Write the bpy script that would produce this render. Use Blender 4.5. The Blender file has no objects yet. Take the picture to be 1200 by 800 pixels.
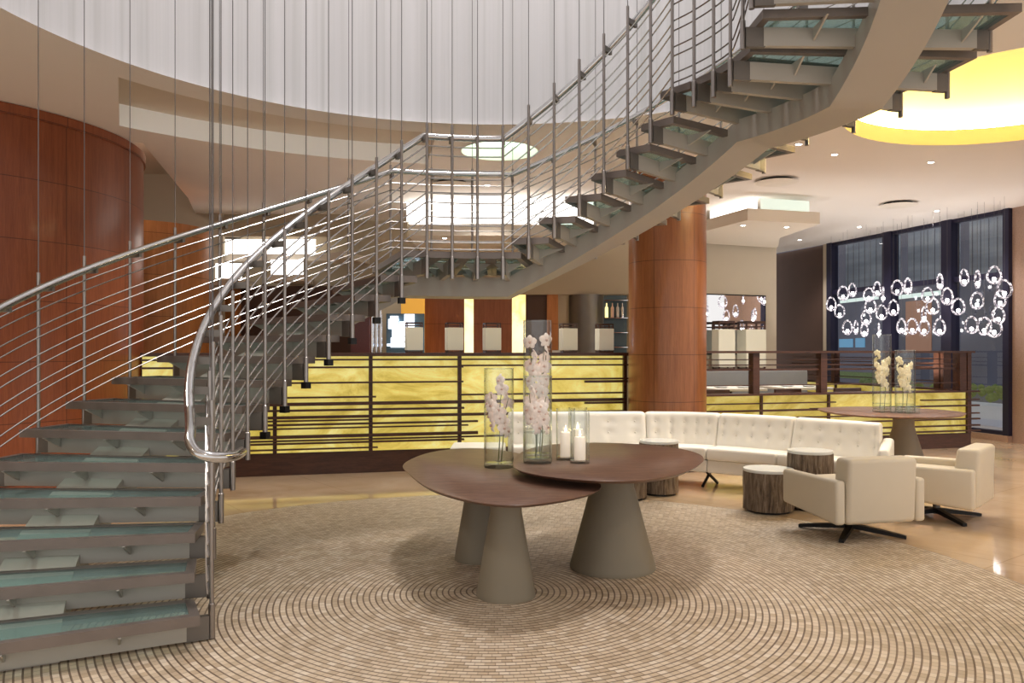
import bpy, bmesh, math, random
from mathutils import Vector, Matrix
random.seed(7)
sc = bpy.context.scene
COL = sc.collection
PI = math.pi
R_ = math.radians

# ------------------------------------------------------------------ helpers
class MB:
    """collects shapes into one mesh"""
    def __init__(s): s.v = []; s.f = []
    def add(s, vs, fs):
        n = len(s.v); s.v += [tuple(v) for v in vs]; s.f += [tuple(i + n for i in f) for f in fs]; return s
    def box(s, x0, x1, y0, y1, z0, z1, M=None):
        vs = [Vector((x, y, z)) for z in (z0, z1) for x, y in ((x0, y0), (x1, y0), (x1, y1), (x0, y1))]
        if M is not None: vs = [M @ v for v in vs]
        return s.add(vs, [(3, 2, 1, 0), (4, 5, 6, 7), (0, 1, 5, 4), (1, 2, 6, 5), (2, 3, 7, 6), (3, 0, 4, 7)])
    def prism(s, pts, z0, z1, M=None):
        n = len(pts)
        vs = [Vector((p[0], p[1], z0)) for p in pts] + [Vector((p[0], p[1], z1)) for p in pts]
        if M is not None: vs = [M @ v for v in vs]
        fs = [tuple(range(n - 1, -1, -1)), tuple(range(n, 2 * n))] + [(i, (i + 1) % n, n + (i + 1) % n, n + i) for i in range(n)]
        return s.add(vs, fs)
    def tube(s, pts, r, n=8, closed=False, caps=True):
        pts = [Vector(p) for p in pts]; m = len(pts)
        rad = r if isinstance(r, (list, tuple)) else [r] * m
        vs = []; nrm = None
        for i, p in enumerate(pts):
            if closed: t = pts[(i + 1) % m] - pts[i - 1]
            else: t = pts[min(i + 1, m - 1)] - pts[max(i - 1, 0)]
            t.normalize()
            if nrm is None:
                a = Vector((0, 0, 1)) if abs(t.z) < .9 else Vector((1, 0, 0))
                nrm = (a - t * a.dot(t)).normalized()
            else:
                nrm = (nrm - t * nrm.dot(t))
                if nrm.length < 1e-6: nrm = t.orthogonal()
                nrm.normalize()
            b = t.cross(nrm)
            for k in range(n):
                a = 2 * PI * k / n
                vs.append(p + (nrm * math.cos(a) + b * math.sin(a)) * rad[i])
        fs = []
        for i in range(m if closed else m - 1):
            j = (i + 1) % m
            for k in range(n):
                fs.append((i * n + k, i * n + (k + 1) % n, j * n + (k + 1) % n, j * n + k))
        if caps and not closed:
            fs.append(tuple(range(n - 1, -1, -1))); fs.append(tuple((m - 1) * n + k for k in range(n)))
        return s.add(vs, fs)
    def lathe(s, prof, n=32, c=(0, 0, 0), a0=0.0, a1=2 * PI, cap=True):
        full = abs(a1 - a0 - 2 * PI) < 1e-6
        cols = n if full else n + 1
        vs = []
        for k in range(cols):
            a = a0 + (a1 - a0) * k / n
            for (r, z) in prof: vs.append((c[0] + r * math.cos(a), c[1] + r * math.sin(a), c[2] + z))
        m = len(prof); fs = []
        for k in range(n):
            j = (k + 1) % cols
            for i in range(m - 1):
                fs.append((k * m + i, j * m + i, j * m + i + 1, k * m + i + 1))
        if cap and full:
            if prof[0][0] > 1e-6: fs.append(tuple(k * m for k in range(n - 1, -1, -1)))
            if prof[-1][0] > 1e-6: fs.append(tuple(k * m + m - 1 for k in range(n)))
        return s.add(vs, fs)
    def build(s, name, mat, parent=None, smooth=False, bevel=0, seg=3, auto=None):
        me = bpy.data.meshes.new(name)
        me.from_pydata(s.v, [], s.f)
        bm = bmesh.new(); bm.from_mesh(me)
        bmesh.ops.remove_doubles(bm, verts=bm.verts, dist=1e-6)
        bmesh.ops.recalc_face_normals(bm, faces=bm.faces)
        if bevel:
            ed = [e for e in bm.edges if len(e.link_faces) == 2 and e.calc_face_angle(0) > R_(30)]
            bmesh.ops.bevel(bm, geom=ed, offset=bevel, segments=seg, profile=.5, affect='EDGES', clamp_overlap=True)
        bm.to_mesh(me); bm.free()
        if smooth or bevel:
            for p in me.polygons: p.use_smooth = True
            if auto is None: auto = 40
            try: me.set_sharp_from_angle(angle=R_(auto))
            except Exception: pass
        me.materials.append(mat)
        o = bpy.data.objects.new(name, me); COL.objects.link(o)
        if parent is not None: o.parent = parent
        return o

def tag(o, label=None, cat=None, group=None, kind=None):
    if label: o['label'] = label
    if cat: o['category'] = cat
    if group: o['group'] = group
    if kind: o['kind'] = kind
    return o
def thing(name, label, cat, loc=(0, 0, 0), rz=0, group=None):
    o = bpy.data.objects.new(name, None); COL.objects.link(o)
    o.empty_display_size = .1; o.location = loc; o.rotation_euler = (0, 0, rz)
    return tag(o, label, cat, group)
def struct(o): o['kind'] = 'structure'; return o
def copy_tree(o, parent=None):
    c = o.copy(); COL.objects.link(c); c.parent = parent
    for ch in list(o.children): copy_tree(ch, c)
    return c
def inst(o, parent, loc=None, rot=None, scale=None):
    c = o.copy(); COL.objects.link(c); c.parent = parent
    if loc is not None: c.location = loc
    if rot is not None: c.rotation_euler = rot
    if scale is not None: c.scale = scale
    return c
def catmull(P, n=8, closed=False):
    P = [Vector(p) for p in P]; m = len(P); out = []
    for i in range(m if closed else m - 1):
        if closed: a, b, c, d = P[i - 1], P[i], P[(i + 1) % m], P[(i + 2) % m]
        else: a, b, c, d = P[max(i - 1, 0)], P[i], P[i + 1], P[min(i + 2, m - 1)]
        for k in range(n):
            t = k / n
            out.append(.5 * ((2 * b) + (c - a) * t + (2 * a - 5 * b + 4 * c - d) * t * t + (3 * b - a - 3 * c + d) * t ** 3))
    if not closed: out.append(P[-1])
    return out

# ------------------------------------------------------------------ materials
class NT:
    def __init__(s, name):
        s.m = bpy.data.materials.new(name); s.m.use_nodes = True; s.t = s.m.node_tree
        s.t.nodes.clear(); s.out = s.n('ShaderNodeOutputMaterial')
    def n(s, typ, **kw):
        nd = s.t.nodes.new(typ)
        for k, v in kw.items(): setattr(nd, k, v)
        return nd
    def l(s, a, b): s.t.links.new(a, b)
    def math(s, op, a, b=None, c=None):
        nd = s.n('ShaderNodeMath', operation=op)
        for i, x in enumerate((a, b, c)):
            if x is None: continue
            if isinstance(x, (int, float)): nd.inputs[i].default_value = x
            else: s.l(x, nd.inputs[i])
        return nd.outputs[0]
    def mix(s, f, a, b):
        nd = s.n('ShaderNodeMix', data_type='RGBA')
        for i, x in ((0, f), (6, a), (7, b)):
            if isinstance(x, (int, float)): nd.inputs[i].default_value = x
            elif isinstance(x, tuple): nd.inputs[i].default_value = x if len(x) == 4 else (*x, 1)
            else: s.l(x, nd.inputs[i])
        return nd.outputs[2]
    def noise(s, vec, scale, detail=3, rough=.5, dist=0):
        nd = s.n('ShaderNodeTexNoise'); nd.inputs['Scale'].default_value = scale
        nd.inputs['Detail'].default_value = detail; nd.inputs['Roughness'].default_value = rough
        nd.inputs['Distortion'].default_value = dist
        if vec is not None: s.l(vec, nd.inputs['Vector'])
        return nd.outputs['Fac']
    def coord(s, which='Object', scale=None):
        c = s.n('ShaderNodeTexCoord').outputs[which]
        if scale:
            mp = s.n('ShaderNodeMapping'); mp.inputs['Scale'].default_value = scale; s.l(c, mp.inputs['Vector']); c = mp.outputs[0]
        return c
    def ramp(s, fac, stops):
        nd = s.n('ShaderNodeValToRGB'); e = nd.color_ramp.elements
        while len(e) < len(stops): e.new(.5)
        for i, (p, c) in enumerate(stops): e[i].position = p; e[i].color = (*c, 1) if len(c) == 3 else c
        s.l(fac, nd.inputs[0]); return nd.outputs[0]
    def bsdf(s, color=None, rough=.5, metal=0, spec=.5, emit=None, estr=0, bump=None, bstr=.2, bdist=.01, coat=0):
        b = s.n('ShaderNodeBsdfPrincipled')
        if color is not None:
            if isinstance(color, tuple): b.inputs['Base Color'].default_value = (*color, 1)
            else: s.l(color, b.inputs['Base Color'])
        if isinstance(rough, (int, float)): b.inputs['Roughness'].default_value = rough
        else: s.l(rough, b.inputs['Roughness'])
        b.inputs['Metallic'].default_value = metal
        b.inputs['Specular IOR Level'].default_value = spec
        b.inputs['Coat Weight'].default_value = coat
        b.inputs['Coat Roughness'].default_value = .08
        if emit is not None:
            if isinstance(emit, tuple): b.inputs['Emission Color'].default_value = (*emit, 1)
            else: s.l(emit, b.inputs['Emission Color'])
            b.inputs['Emission Strength'].default_value = estr
        if bump is not None:
            bp = s.n('ShaderNodeBump'); bp.inputs['Strength'].default_value = bstr; bp.inputs['Distance'].default_value = bdist
            s.l(bump, bp.inputs['Height']); s.l(bp.outputs[0], b.inputs['Normal'])
        return b
    def done(s, b): s.l(b.outputs[0] if hasattr(b, 'outputs') else b, s.out.inputs[0]); return s.m

def plain(name, color, rough=.5, metal=0, spec=.5, var=.06, vscale=6, emit=None, estr=0, coat=0):
    t = NT(name); f = t.noise(t.coord('Object'), vscale, 3)
    d = tuple(max(0, c * (1 - var)) for c in color); l = tuple(min(1, c * (1 + var)) for c in color)
    return t.done(t.bsdf(t.mix(f, d, l), rough, metal, spec, emit, estr, coat=coat))

def glow(name, color, strength, base=None):
    t = NT(name); f = t.noise(t.coord('Object'), 2.0, 2)
    d = tuple(c * .93 for c in color)
    return t.done(t.bsdf(base or color, .6, emit=t.mix(f, d, color), estr=strength))

def wood(name, c0, c1, scale=(14, 14, 1.2), rough=.35, seam=None, seam_off=.215, cyl=False, coat=0):
    t = NT(name)
    co = t.coord('Object', scale)
    f = t.noise(co, 3.0, 6, .6, .6)
    f2 = t.noise(t.coord('Object', tuple(x * 4 for x in scale)), 4.0, 3, .5)
    fac = t.math('ADD', t.math('MULTIPLY', f, .7), t.math('MULTIPLY', f2, .3))
    col = t.ramp(fac, [(.3, c0), (.7, c1)])
    if seam:
        sep = t.n('ShaderNodeSeparateXYZ'); t.l(t.coord('Object'), sep.inputs[0])
        fr = t.math('FRACT', t.math('DIVIDE', t.math('SUBTRACT', sep.outputs[2], seam_off), seam))
        m1 = t.math('LESS_THAN', fr, .012)
        # broad tone change per course
        row = t.math('FLOOR', t.math('DIVIDE', t.math('SUBTRACT', sep.outputs[2], seam_off), seam))
        if cyl:
            an = t.math('ARCTAN2', sep.outputs[1], sep.outputs[0])
            an = t.math('DIVIDE', an, cyl)
            fa = t.math('FRACT', an); m2 = t.math('LESS_THAN', fa, .01)
            m1 = t.math('MAXIMUM', m1, m2)
            wn = t.n('ShaderNodeTexWhiteNoise', noise_dimensions='2D')
            cb = t.n('ShaderNodeCombineXYZ'); t.l(row, cb.inputs[0]); t.l(t.math('FLOOR', an), cb.inputs[1]); t.l(cb.outputs[0], wn.inputs['Vector'])
            col = t.mix(t.math('MULTIPLY', wn.outputs['Value'], .3), col, (c0[0] * .8, c0[1] * .8, c0[2] * .8))
        col = t.mix(t.math('MULTIPLY', m1, .75), col, (c0[0] * .25, c0[1] * .2, c0[2] * .2))
    return t.done(t.bsdf(col, rough, coat=coat))

M = {}
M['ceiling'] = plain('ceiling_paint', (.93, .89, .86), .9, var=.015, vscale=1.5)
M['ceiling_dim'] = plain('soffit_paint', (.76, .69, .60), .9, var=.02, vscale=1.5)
M['fascia'] = plain('pale_fascia', (.88, .86, .82), .8, var=.01, emit=(.9, .88, .82), estr=.16)  # slight glow added to the fascia in place of room light
M['wall'] = plain('wall_paint', (.49, .41, .30), .9, var=.02, vscale=1.2)
M['wall_brown'] = plain('brown_wall', (.10, .055, .04), .7, var=.1, vscale=3)
M['wall_beige'] = plain('beige_wall', (.56, .49, .39), .9, var=.02)
M['yellow'] = plain('yellow_dome_paint', (.72, .60, .26), .85, var=.02)
M['steel'] = plain('brushed_steel', (.36, .33, .31), .30, .95, var=.08, vscale=40)
M['steel_rail'] = plain('polished_steel_rail', (.62, .62, .62), .16, 1.0, var=.04, vscale=30)
M['steel_bar'] = plain('steel_bar', (.50, .48, .46), .25, 1.0, var=.05)
M['steel_dark'] = plain('dark_steel', (.22, .20, .18), .42, .6, var=.12)
M['black'] = plain('black_metal', (.012, .011, .011), .35, .3)
M['cable'] = plain('cable_steel', (.20, .19, .19), .35, .8)
M['tread_frame'] = plain('tread_frame_steel', (.25, .215, .195), .42, .6, var=.15, vscale=8)
M['beam'] = plain('grey_painted_steel', (.50, .47, .42), .45, .25, var=.06, vscale=4)
M['stringer'] = plain('stringer_painted_steel', (.48, .44, .39), .5, .1, var=.04, vscale=2)
M['table_wood'] = wood('walnut_table_top', (.12, .062, .042), (.25, .145, .10), (2, 9, 2), .34)
M['dark_wood'] = wood('dark_walnut', (.042, .016, .010), (.110, .044, .025), (1.5, 12, 12), .35)
M['drum'] = wood('cherry_veneer_drum', (.21, .052, .016), (.37, .108, .038), (9, 9, .6), .36, .565, .215, cyl=.42, coat=.08)
M['column'] = wood('cherry_veneer_column', (.215, .076, .025), (.365, .146, .055), (9, 9, .6), .30, .565, .268, cyl=PI / 3, coat=.2)
M['wood_panel'] = wood('cherry_wall_panel', (.26, .085, .030), (.42, .15, .06), (9, 9, .6), .40, .565, .215)
M['orange_panel'] = wood('lit_orange_wood', (.42, .16, .04), (.60, .25, .08), (7, 7, .6), .45, .565, .215)
M['base_paint'] = plain('taupe_pedestal', (.26, .225, .165), .55, var=.03)
M['leather'] = plain('ivory_leather', (.90, .86, .78), .42, var=.03, vscale=9)
M['leather_chair'] = plain('cream_leather', (.64, .57, .455), .45, var=.025, vscale=9)
M['piping'] = plain('piping_leather', (.58, .50, .40), .5)
M['white_top'] = plain('white_lacquer', (.82, .83, .80), .12, var=.02)
M['candle'] = plain('white_wax', (.92, .86, .78), .5, emit=(1, .8, .6), estr=.35)
M['flame'] = glow('candle_flame', (1, .78, .42), 14)
M['stem'] = plain('green_stem', (.16, .17, .04), .5, var=.2)
M['petal'] = plain('pink_white_petal', (.90, .78, .70), .6, var=.08, vscale=60, emit=(.95, .78, .68), estr=.14)  # faint emission added to both petal materials to brighten them
M['petal_cream'] = plain('cream_petal', (.86, .78, .56), .6, var=.10, vscale=60, emit=(.9, .78, .5), estr=.12)
M['lip'] = plain('orchid_lip', (.78, .52, .42), .5, var=.2)
M['screen_white'] = plain('cream_lantern_panel', (.66, .62, .50), .6, var=.02, emit=(.8, .74, .58), estr=.16)
M['chrome'] = plain('chrome', (.8, .8, .8), .08, 1)
M['mirror'] = plain('mirror_glass', (.85, .85, .86), .02, 1, var=.01)
M['granite_red'] = plain('red_granite', (.13, .035, .03), .3, var=.6, vscale=60)
M['granite_pink'] = plain('pink_granite', (.40, .27, .21), .4, var=.35, vscale=70)
M['mullion'] = plain('navy_mullion', (.022, .020, .05), .45, .2)
M['grey_fabric'] = plain('grey_fabric', (.22, .22, .22), .9)
M['linen'] = plain('white_linen', (.75, .70, .62), .8)
M['dome_glow'] = glow('round_light_glass', (.80, .92, .78), .95, (.7, .8, .7))
M['cove_glow'] = glow('cove_light', (1.0, .97, .92), 2.6)
M['cove_panel'] = glow('cove_panel_light', (.74, .84, .76), .62)
M['dome_strip'] = glow('dome_strip_light', (1.0, .92, .70), 34.0)
M['lamp'] = glow('downlight_lamp', (1, .96, .92), 25)
M['bulb'] = glow('pendant_bulb', (1.0, .93, .90), 14)
M['vent'] = plain('vent_white', (.90, .86, .80), .7)
M['sky_art'] = glow('lit_art_panel', (.82, .90, 1.0), 1.6)
M['amber'] = glow('amber_panel', (.85, .45, .08), .6)
M['blue_shelf'] = plain('blue_grey_shelf', (.09, .14, .17), .3)
M['asphalt'] = plain('night_pavement', (.20, .23, .28), .6, var=.2, emit=(.28, .33, .40), estr=.38)  # night light put into these outdoor materials as emission
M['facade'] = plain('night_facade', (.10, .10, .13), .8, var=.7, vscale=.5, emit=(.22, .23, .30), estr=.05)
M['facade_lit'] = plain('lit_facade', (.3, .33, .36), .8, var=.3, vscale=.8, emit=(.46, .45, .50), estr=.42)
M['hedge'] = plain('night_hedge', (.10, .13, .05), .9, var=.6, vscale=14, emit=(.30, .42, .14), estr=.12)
M['blind'] = None

def glass_mat(name, tint, edge, refl=.6, rough=.0, base=.04):
    t = NT(name)
    tr = t.n('ShaderNodeBsdfTransparent')
    lw = t.n('ShaderNodeLayerWeight'); lw.inputs[0].default_value = .5
    fac = t.math('POWER', lw.outputs['Facing'], 4.0)
    f = t.noise(t.coord('Object'), 5, 1)
    c = t.mix(fac, tint, edge); t.l(t.mix(t.math('MULTIPLY', f, .05), c, (1, 1, 1)), tr.inputs[0])
    gl = t.n('ShaderNodeBsdfGlossy'); gl.inputs['Roughness'].default_value = rough; gl.inputs[0].default_value = (.95, .97, .97, 1)
    sch = t.math('MINIMUM', t.math('MULTIPLY', t.math('ADD', base - .005, t.math('POWER', lw.outputs['Facing'], 4.0)), refl), .6)
    mx = t.n('ShaderNodeMixShader'); t.l(sch, mx.inputs[0]); t.l(tr.outputs[0], mx.inputs[1]); t.l(gl.outputs[0], mx.inputs[2])
    return t.done(mx)
M['glass'] = glass_mat('clear_glass', (.985, .99, .985), (.62, .68, .66), 1.0)
M['glass_base'] = glass_mat('thick_glass_base', (.96, .98, .97), (.86, .91, .90), 1.3)
M['water'] = glass_mat('water', (.96, .97, .95), (.88, .90, .88), .5)
M['window_glass'] = glass_mat('window_glass', (.74, .78, .84), (.7, .72, .78), .9, 0, .10)
# tread glass: teal laminated, half see-through
t = NT('teal_tread_glass')
tr = t.n('ShaderNodeBsdfTransparent'); tr.inputs[0].default_value = (.76, .87, .84, 1)
df = t.bsdf(t.mix(t.noise(t.coord('Object'), 3, 2), (.30, .44, .43), (.42, .56, .54)), .10)
mx = t.n('ShaderNodeMixShader'); mx.inputs[0].default_value = .32; t.l(tr.outputs[0], mx.inputs[1]); t.l(df.outputs[0], mx.inputs[2])
M['tread_glass'] = t.done(mx)
# pendant glass ring, broken highlights painted in by noise and emission
t = NT('pendant_glass')
tr = t.n('ShaderNodeBsdfTransparent'); tr.inputs[0].default_value = (.85, .84, .88, 1)
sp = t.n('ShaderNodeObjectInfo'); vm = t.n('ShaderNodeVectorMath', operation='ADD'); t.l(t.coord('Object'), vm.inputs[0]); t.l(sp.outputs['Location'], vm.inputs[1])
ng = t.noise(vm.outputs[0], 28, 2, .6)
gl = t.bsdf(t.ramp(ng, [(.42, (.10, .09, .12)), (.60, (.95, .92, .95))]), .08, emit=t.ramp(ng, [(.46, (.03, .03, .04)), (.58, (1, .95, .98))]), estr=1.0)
mx = t.n('ShaderNodeMixShader'); mx.inputs[0].default_value = .6; t.l(tr.outputs[0], mx.inputs[1]); t.l(gl.outputs[0], mx.inputs[2])
M['pendant_glass'] = t.done(mx)
# onyx, back-lit
t = NT('backlit_yellow_onyx')
co = t.coord('Object')
f = t.noise(t.coord('Object', (1, 1, 1.6)), 1.5, 6, .62, 1.8); v = t.noise(t.coord('Object', (1, 1, 2.5)), 3.0, 6, .65, 3.0)
col = t.ramp(f, [(.28, (.46, .33, .045)), (.45, (.68, .54, .12)), (.62, (.84, .74, .26)), (.8, (.97, .90, .48))])
vein = t.math('LESS_THAN', t.math('ABSOLUTE', t.math('SUBTRACT', v, .5)), .008)
col = t.mix(t.math('MULTIPLY', vein, .3), col, (.50, .32, .04))
M['onyx'] = t.done(t.bsdf(t.mix(.5, col, (.3, .24, .05)), .2, emit=col, estr=.74))
M['onyx_dim'] = M['onyx'].copy(); M['onyx_dim'].name = 'dim_backlit_onyx'
for nd in M['onyx_dim'].node_tree.nodes:
    if nd.type == 'BSDF_PRINCIPLED': nd.inputs['Emission Strength'].default_value = .50
t = NT('bright_yellow_onyx')
f = t.noise(t.coord('Object'), 2.2, 4, .6, 1)
col = t.ramp(f, [(.3, (1, .72, .22)), (.7, (1, .93, .60))])
M['onyx_bright'] = t.done(t.bsdf(col, .2, emit=col, estr=1.3))
# sheer curtain: fold tones in the colour, backlight put in as emission
t = NT('sheer_curtain')
co = t.coord('Object'); sep = t.n('ShaderNodeSeparateXYZ'); t.l(co, sep.inputs[0])
an = t.math('ARCTAN2', sep.outputs[1], sep.outputs[0])
cb = t.n('ShaderNodeCombineXYZ'); t.l(t.math('MULTIPLY', an, 26), cb.inputs[0]); t.l(t.math('MULTIPLY', sep.outputs[2], .06), cb.inputs[1])
f = t.noise(cb.outputs[0], 1.0, 5, .65)
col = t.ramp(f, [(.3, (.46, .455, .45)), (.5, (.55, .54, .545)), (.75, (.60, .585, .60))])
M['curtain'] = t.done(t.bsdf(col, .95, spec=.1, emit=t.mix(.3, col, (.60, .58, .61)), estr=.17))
# mosaic floor
CX, CY = -.152, 4.748
t = NT('mosaic_and_marble_floor')
geo = t.n('ShaderNodeNewGeometry'); sep = t.n('ShaderNodeSeparateXYZ'); t.l(geo.outputs['Position'], sep.inputs[0])
dx = t.math('SUBTRACT', sep.outputs[0], -.10); dy = t.math('SUBTRACT', sep.outputs[1], 4.86)
r = t.math('SQRT', t.math('ADD', t.math('MULTIPLY', dx, dx), t.math('MULTIPLY', dy, dy)))
rw = t.math('DIVIDE', r, .036); ring = t.math('FLOOR', rw); rf = t.math('FRACT', rw)
nt = t.math('FLOOR', t.math('MULTIPLY', t.math('ADD', ring, .5), 6.2832 * .75))
an = t.math('ADD', t.math('DIVIDE', t.math('ARCTAN2', dy, dx), 6.28319), .5)
av = t.math('ADD', t.math('MULTIPLY', an, nt), t.math('MULTIPLY', ring, .37))
af = t.math('FRACT', av)
g1 = t.math('GREATER_THAN', rf, .75); g2 = t.math('GREATER_THAN', af, .88)
wn = t.n('ShaderNodeTexWhiteNoise', noise_dimensions='2D'); cb = t.n('ShaderNodeCombineXYZ')
t.l(ring, cb.inputs[0]); t.l(t.math('FLOOR', av), cb.inputs[1]); t.l(cb.outputs[0], wn.inputs['Vector'])
tile = t.ramp(wn.outputs['Value'], [(0, (.48, .38, .27)), (.35, (.62, .51, .38)), (.8, (.70, .59, .46)), (1, (.77, .68, .56))])
big = t.noise(geo.outputs['Position'], .9, 4, .6)
tile = t.mix(t.math('MULTIPLY', big, .35), tile, (.44, .33, .21))
mos = t.mix(t.math('MULTIPLY', g1, .80), tile, (.10, .055, .035)); mos = t.mix(t.math('MULTIPLY', g2, .35), mos, (.12, .07, .045))
mf = t.noise(geo.outputs['Position'], 1.1, 6, .6, .8)
mar = t.ramp(mf, [(.3, (.50, .35, .21)), (.55, (.62, .46, .31)), (.8, (.70, .55, .40))])
# diagonal marble joints
ja = t.math('FRACT', t.math('DIVIDE', t.math('ADD', t.math('MULTIPLY', sep.outputs[0], .8), t.math('MULTIPLY', sep.outputs[1], .6)), 1.2))
jb = t.math('FRACT', t.math('DIVIDE', t.math('SUBTRACT', t.math('MULTIPLY', sep.outputs[0], .6), t.math('MULTIPLY', sep.outputs[1], .8)), 1.2))
jm = t.math('MAXIMUM', t.math('LESS_THAN', ja, .008), t.math('LESS_THAN', jb, .008))
mar = t.mix(t.math('MULTIPLY', jm, .4), mar, (.30, .19, .10))
ins = t.math('LESS_THAN', r, 3.28)
col = t.mix(ins, mar, mos)
rough = t.math('ADD', .07, t.math('MULTIPLY', ins, .45))
b = t.bsdf(col, rough, spec=.5)
M['floor'] = t.done(b)
# bark
t = NT('stump_bark')
f = t.noise(t.coord('Object', (16, 16, 2.2)), 2.2, 6, .7, .5)
col = t.ramp(f, [(.3, (.05, .034, .024)), (.5, (.20, .145, .10)), (.7, (.38, .31, .24))])
M['bark'] = t.done(t.bsdf(col, .8, bump=f, bstr=.8, bdist=.02))
# sheer blind with vertical lines at the window
t = NT('grey_sheer_blind')
sep = t.n('ShaderNodeSeparateXYZ'); t.l(t.coord('Object'), sep.inputs[0])
fr = t.math('FRACT', t.math('MULTIPLY', sep.outputs[0], 6.0)); ln = t.math('LESS_THAN', fr, .10)
f = t.noise(t.coord('Object', (.4, 1, 3)), 1.2, 3)
col = t.mix(ln, t.ramp(f, [(.3, (.13, .15, .18)), (.55, (.24, .27, .30)), (.75, (.34, .36, .38))]), (.05, .05, .07))
M['blind'] = t.done(t.bsdf(col, .8, emit=col, estr=.35))

# ------------------------------------------------------------------ camera
F = 941.2
cam = bpy.data.cameras.new('camera'); co_ = bpy.data.objects.new('camera', cam); COL.objects.link(co_)
EYE = 1.458
co_.location = (0, 0, EYE); co_.rotation_euler = (PI / 2, 0, 0)
cam.sensor_width = 36; cam.lens = F / 1200 * 36; cam.shift_y = 10 / 1200; cam.clip_end = 200; cam.clip_start = .05
sc.camera = co_
H = 3.70          # ceiling height

# ------------------------------------------------------------------ room shell
def fill2d(name, loops, z, mat, extrude=0):
    cu = bpy.data.curves.new(name, 'CURVE'); cu.dimensions = '2D'; cu.fill_mode = 'BOTH'
    for lp in loops:
        sp = cu.splines.new('POLY'); sp.points.add(len(lp) - 1)
        for p, q in zip(sp.points, lp): p.co = (q[0], q[1], 0, 1)
        sp.use_cyclic_u = True
    tmp = bpy.data.objects.new(name + '_c', cu); COL.objects.link(tmp)
    dg = bpy.context.evaluated_depsgraph_get(); dg.update()
    me = bpy.data.meshes.new_from_object(tmp.evaluated_get(dg))
    bpy.data.objects.remove(tmp)
    for v in me.vertices: v.co.z = z
    me.materials.clear(); me.materials.append(mat)
    bm = bmesh.new(); bm.from_mesh(me); bmesh.ops.recalc_face_normals(bm, faces=bm.faces)
    for f in bm.faces:
        if f.normal.z > 0: f.normal_flip()
    bm.to_mesh(me); bm.free()
    me.name = name
    o = bpy.data.objects.new(name, me); COL.objects.link(o); return o
def arc(cx, cy, r, a0, a1, n=48): return [(cx + r * math.cos(R_(a0 + (a1 - a0) * i / n)), cy + r * math.sin(R_(a0 + (a1 - a0) * i / n))) for i in range(n + 1)]
def circ(cx, cy, r, n=96): return [(cx + r * math.cos(2 * PI * i / n), cy + r * math.sin(2 * PI * i / n)) for i in range(n)]

fl = MB().box(-10, 9.2, -1.2, 19, -.12, 0).build('floor', M['floor']); struct(fl)
RO = 3.24
DOME = (4.65, 7.25, 1.55)
A0, A1 = 100, 139
rec = arc(CX, CY, 5.0, A0, A1) + arc(CX, CY, 3.6, A1 + 10, A0)
ROUND = (-.14, 9.05, .43)
outer = [(-10, -2.5), (9.0, -2.5), (8.2, 12.4), (6.0, 19), (-5.3, 19), (-5.3, 13.5), (-4.78, 11.85), (-4.0, 8.7), (-4.4, 8.7), (-10, 8.7)]
cl = fill2d('ceiling', [outer, circ(CX, CY, RO, 128), circ(*DOME), rec, circ(*ROUND, 48)], H, M['ceiling']); struct(cl)
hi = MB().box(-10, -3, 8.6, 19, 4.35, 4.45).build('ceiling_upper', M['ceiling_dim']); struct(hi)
# vertical face of the slab edge at left and the edge of the atrium opening
e = MB()
for a, b in (((-5.3, 13.5), (-4.78, 11.85)), ((-4.78, 11.85), (-4.0, 8.7)), ((-4.0, 8.7), (-4.4, 8.7)), ((-4.4, 8.7), (-10, 8.7))):
    e.add([(a[0], a[1], H), (b[0], b[1], H), (b[0], b[1], 4.35), (a[0], a[1], 4.35)], [(0, 1, 2, 3)])
struct(e.build('trim_1', M['ceiling_dim']))
# curved recess: raised soffit and pale fascia
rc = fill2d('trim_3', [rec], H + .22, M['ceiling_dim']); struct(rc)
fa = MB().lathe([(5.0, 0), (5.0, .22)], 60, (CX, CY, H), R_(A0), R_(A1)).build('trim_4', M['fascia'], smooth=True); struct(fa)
fa = MB().lathe([(3.6, 0), (3.6, .22)], 60, (CX, CY, H), R_(A0), R_(A1 + 10))
for a, a2 in ((A0, A0), (A1 + 10, A1)):
    c, s_ = math.cos(R_(a)), math.sin(R_(a)); c2, s2 = math.cos(R_(a2)), math.sin(R_(a2))
    p, q = (CX + 3.6 * c, CY + 3.6 * s_), (CX + 5 * c2, CY + 5 * s2)
    fa.add([(*p, H), (*q, H), (*q, H + .22), (*p, H + .22)], [(0, 1, 2, 3)])
struct(fa.build('trim_5', M['ceiling_dim'], smooth=True))
# atrium: sheer curtain drum and its cap
n = 360; cu = MB(); vs = []
for i in range(n):
    a = 2 * PI * i / n; w = RO + .06 + .010 * math.sin(a * 46) + .008 * math.sin(a * 83 + 1) + .005 * math.sin(a * 131)
    for z in (.003, 2.0, 4.0, 5.9): vs.append((w * math.cos(a), w * math.sin(a), z))
cu.add(vs, [(i * 4 + k, ((i + 1) % n) * 4 + k, ((i + 1) % n) * 4 + k + 1, i * 4 + k + 1) for i in range(n) for k in range(3)])
cur = cu.build('sheer_curtain', M['curtain'], smooth=True, auto=180); cur.location = (CX, CY, H)
tag(cur, 'tall white sheer curtain hanging in a full ring around the ceiling opening above the staircase', 'curtain')
cap = MB().lathe([(0, 0), (RO + .4, 0), (RO + .4, .1), (0, .1)], 64, (CX, CY, H + 5.95)).build('ceiling_atrium', M['ceiling']); struct(cap)
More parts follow.
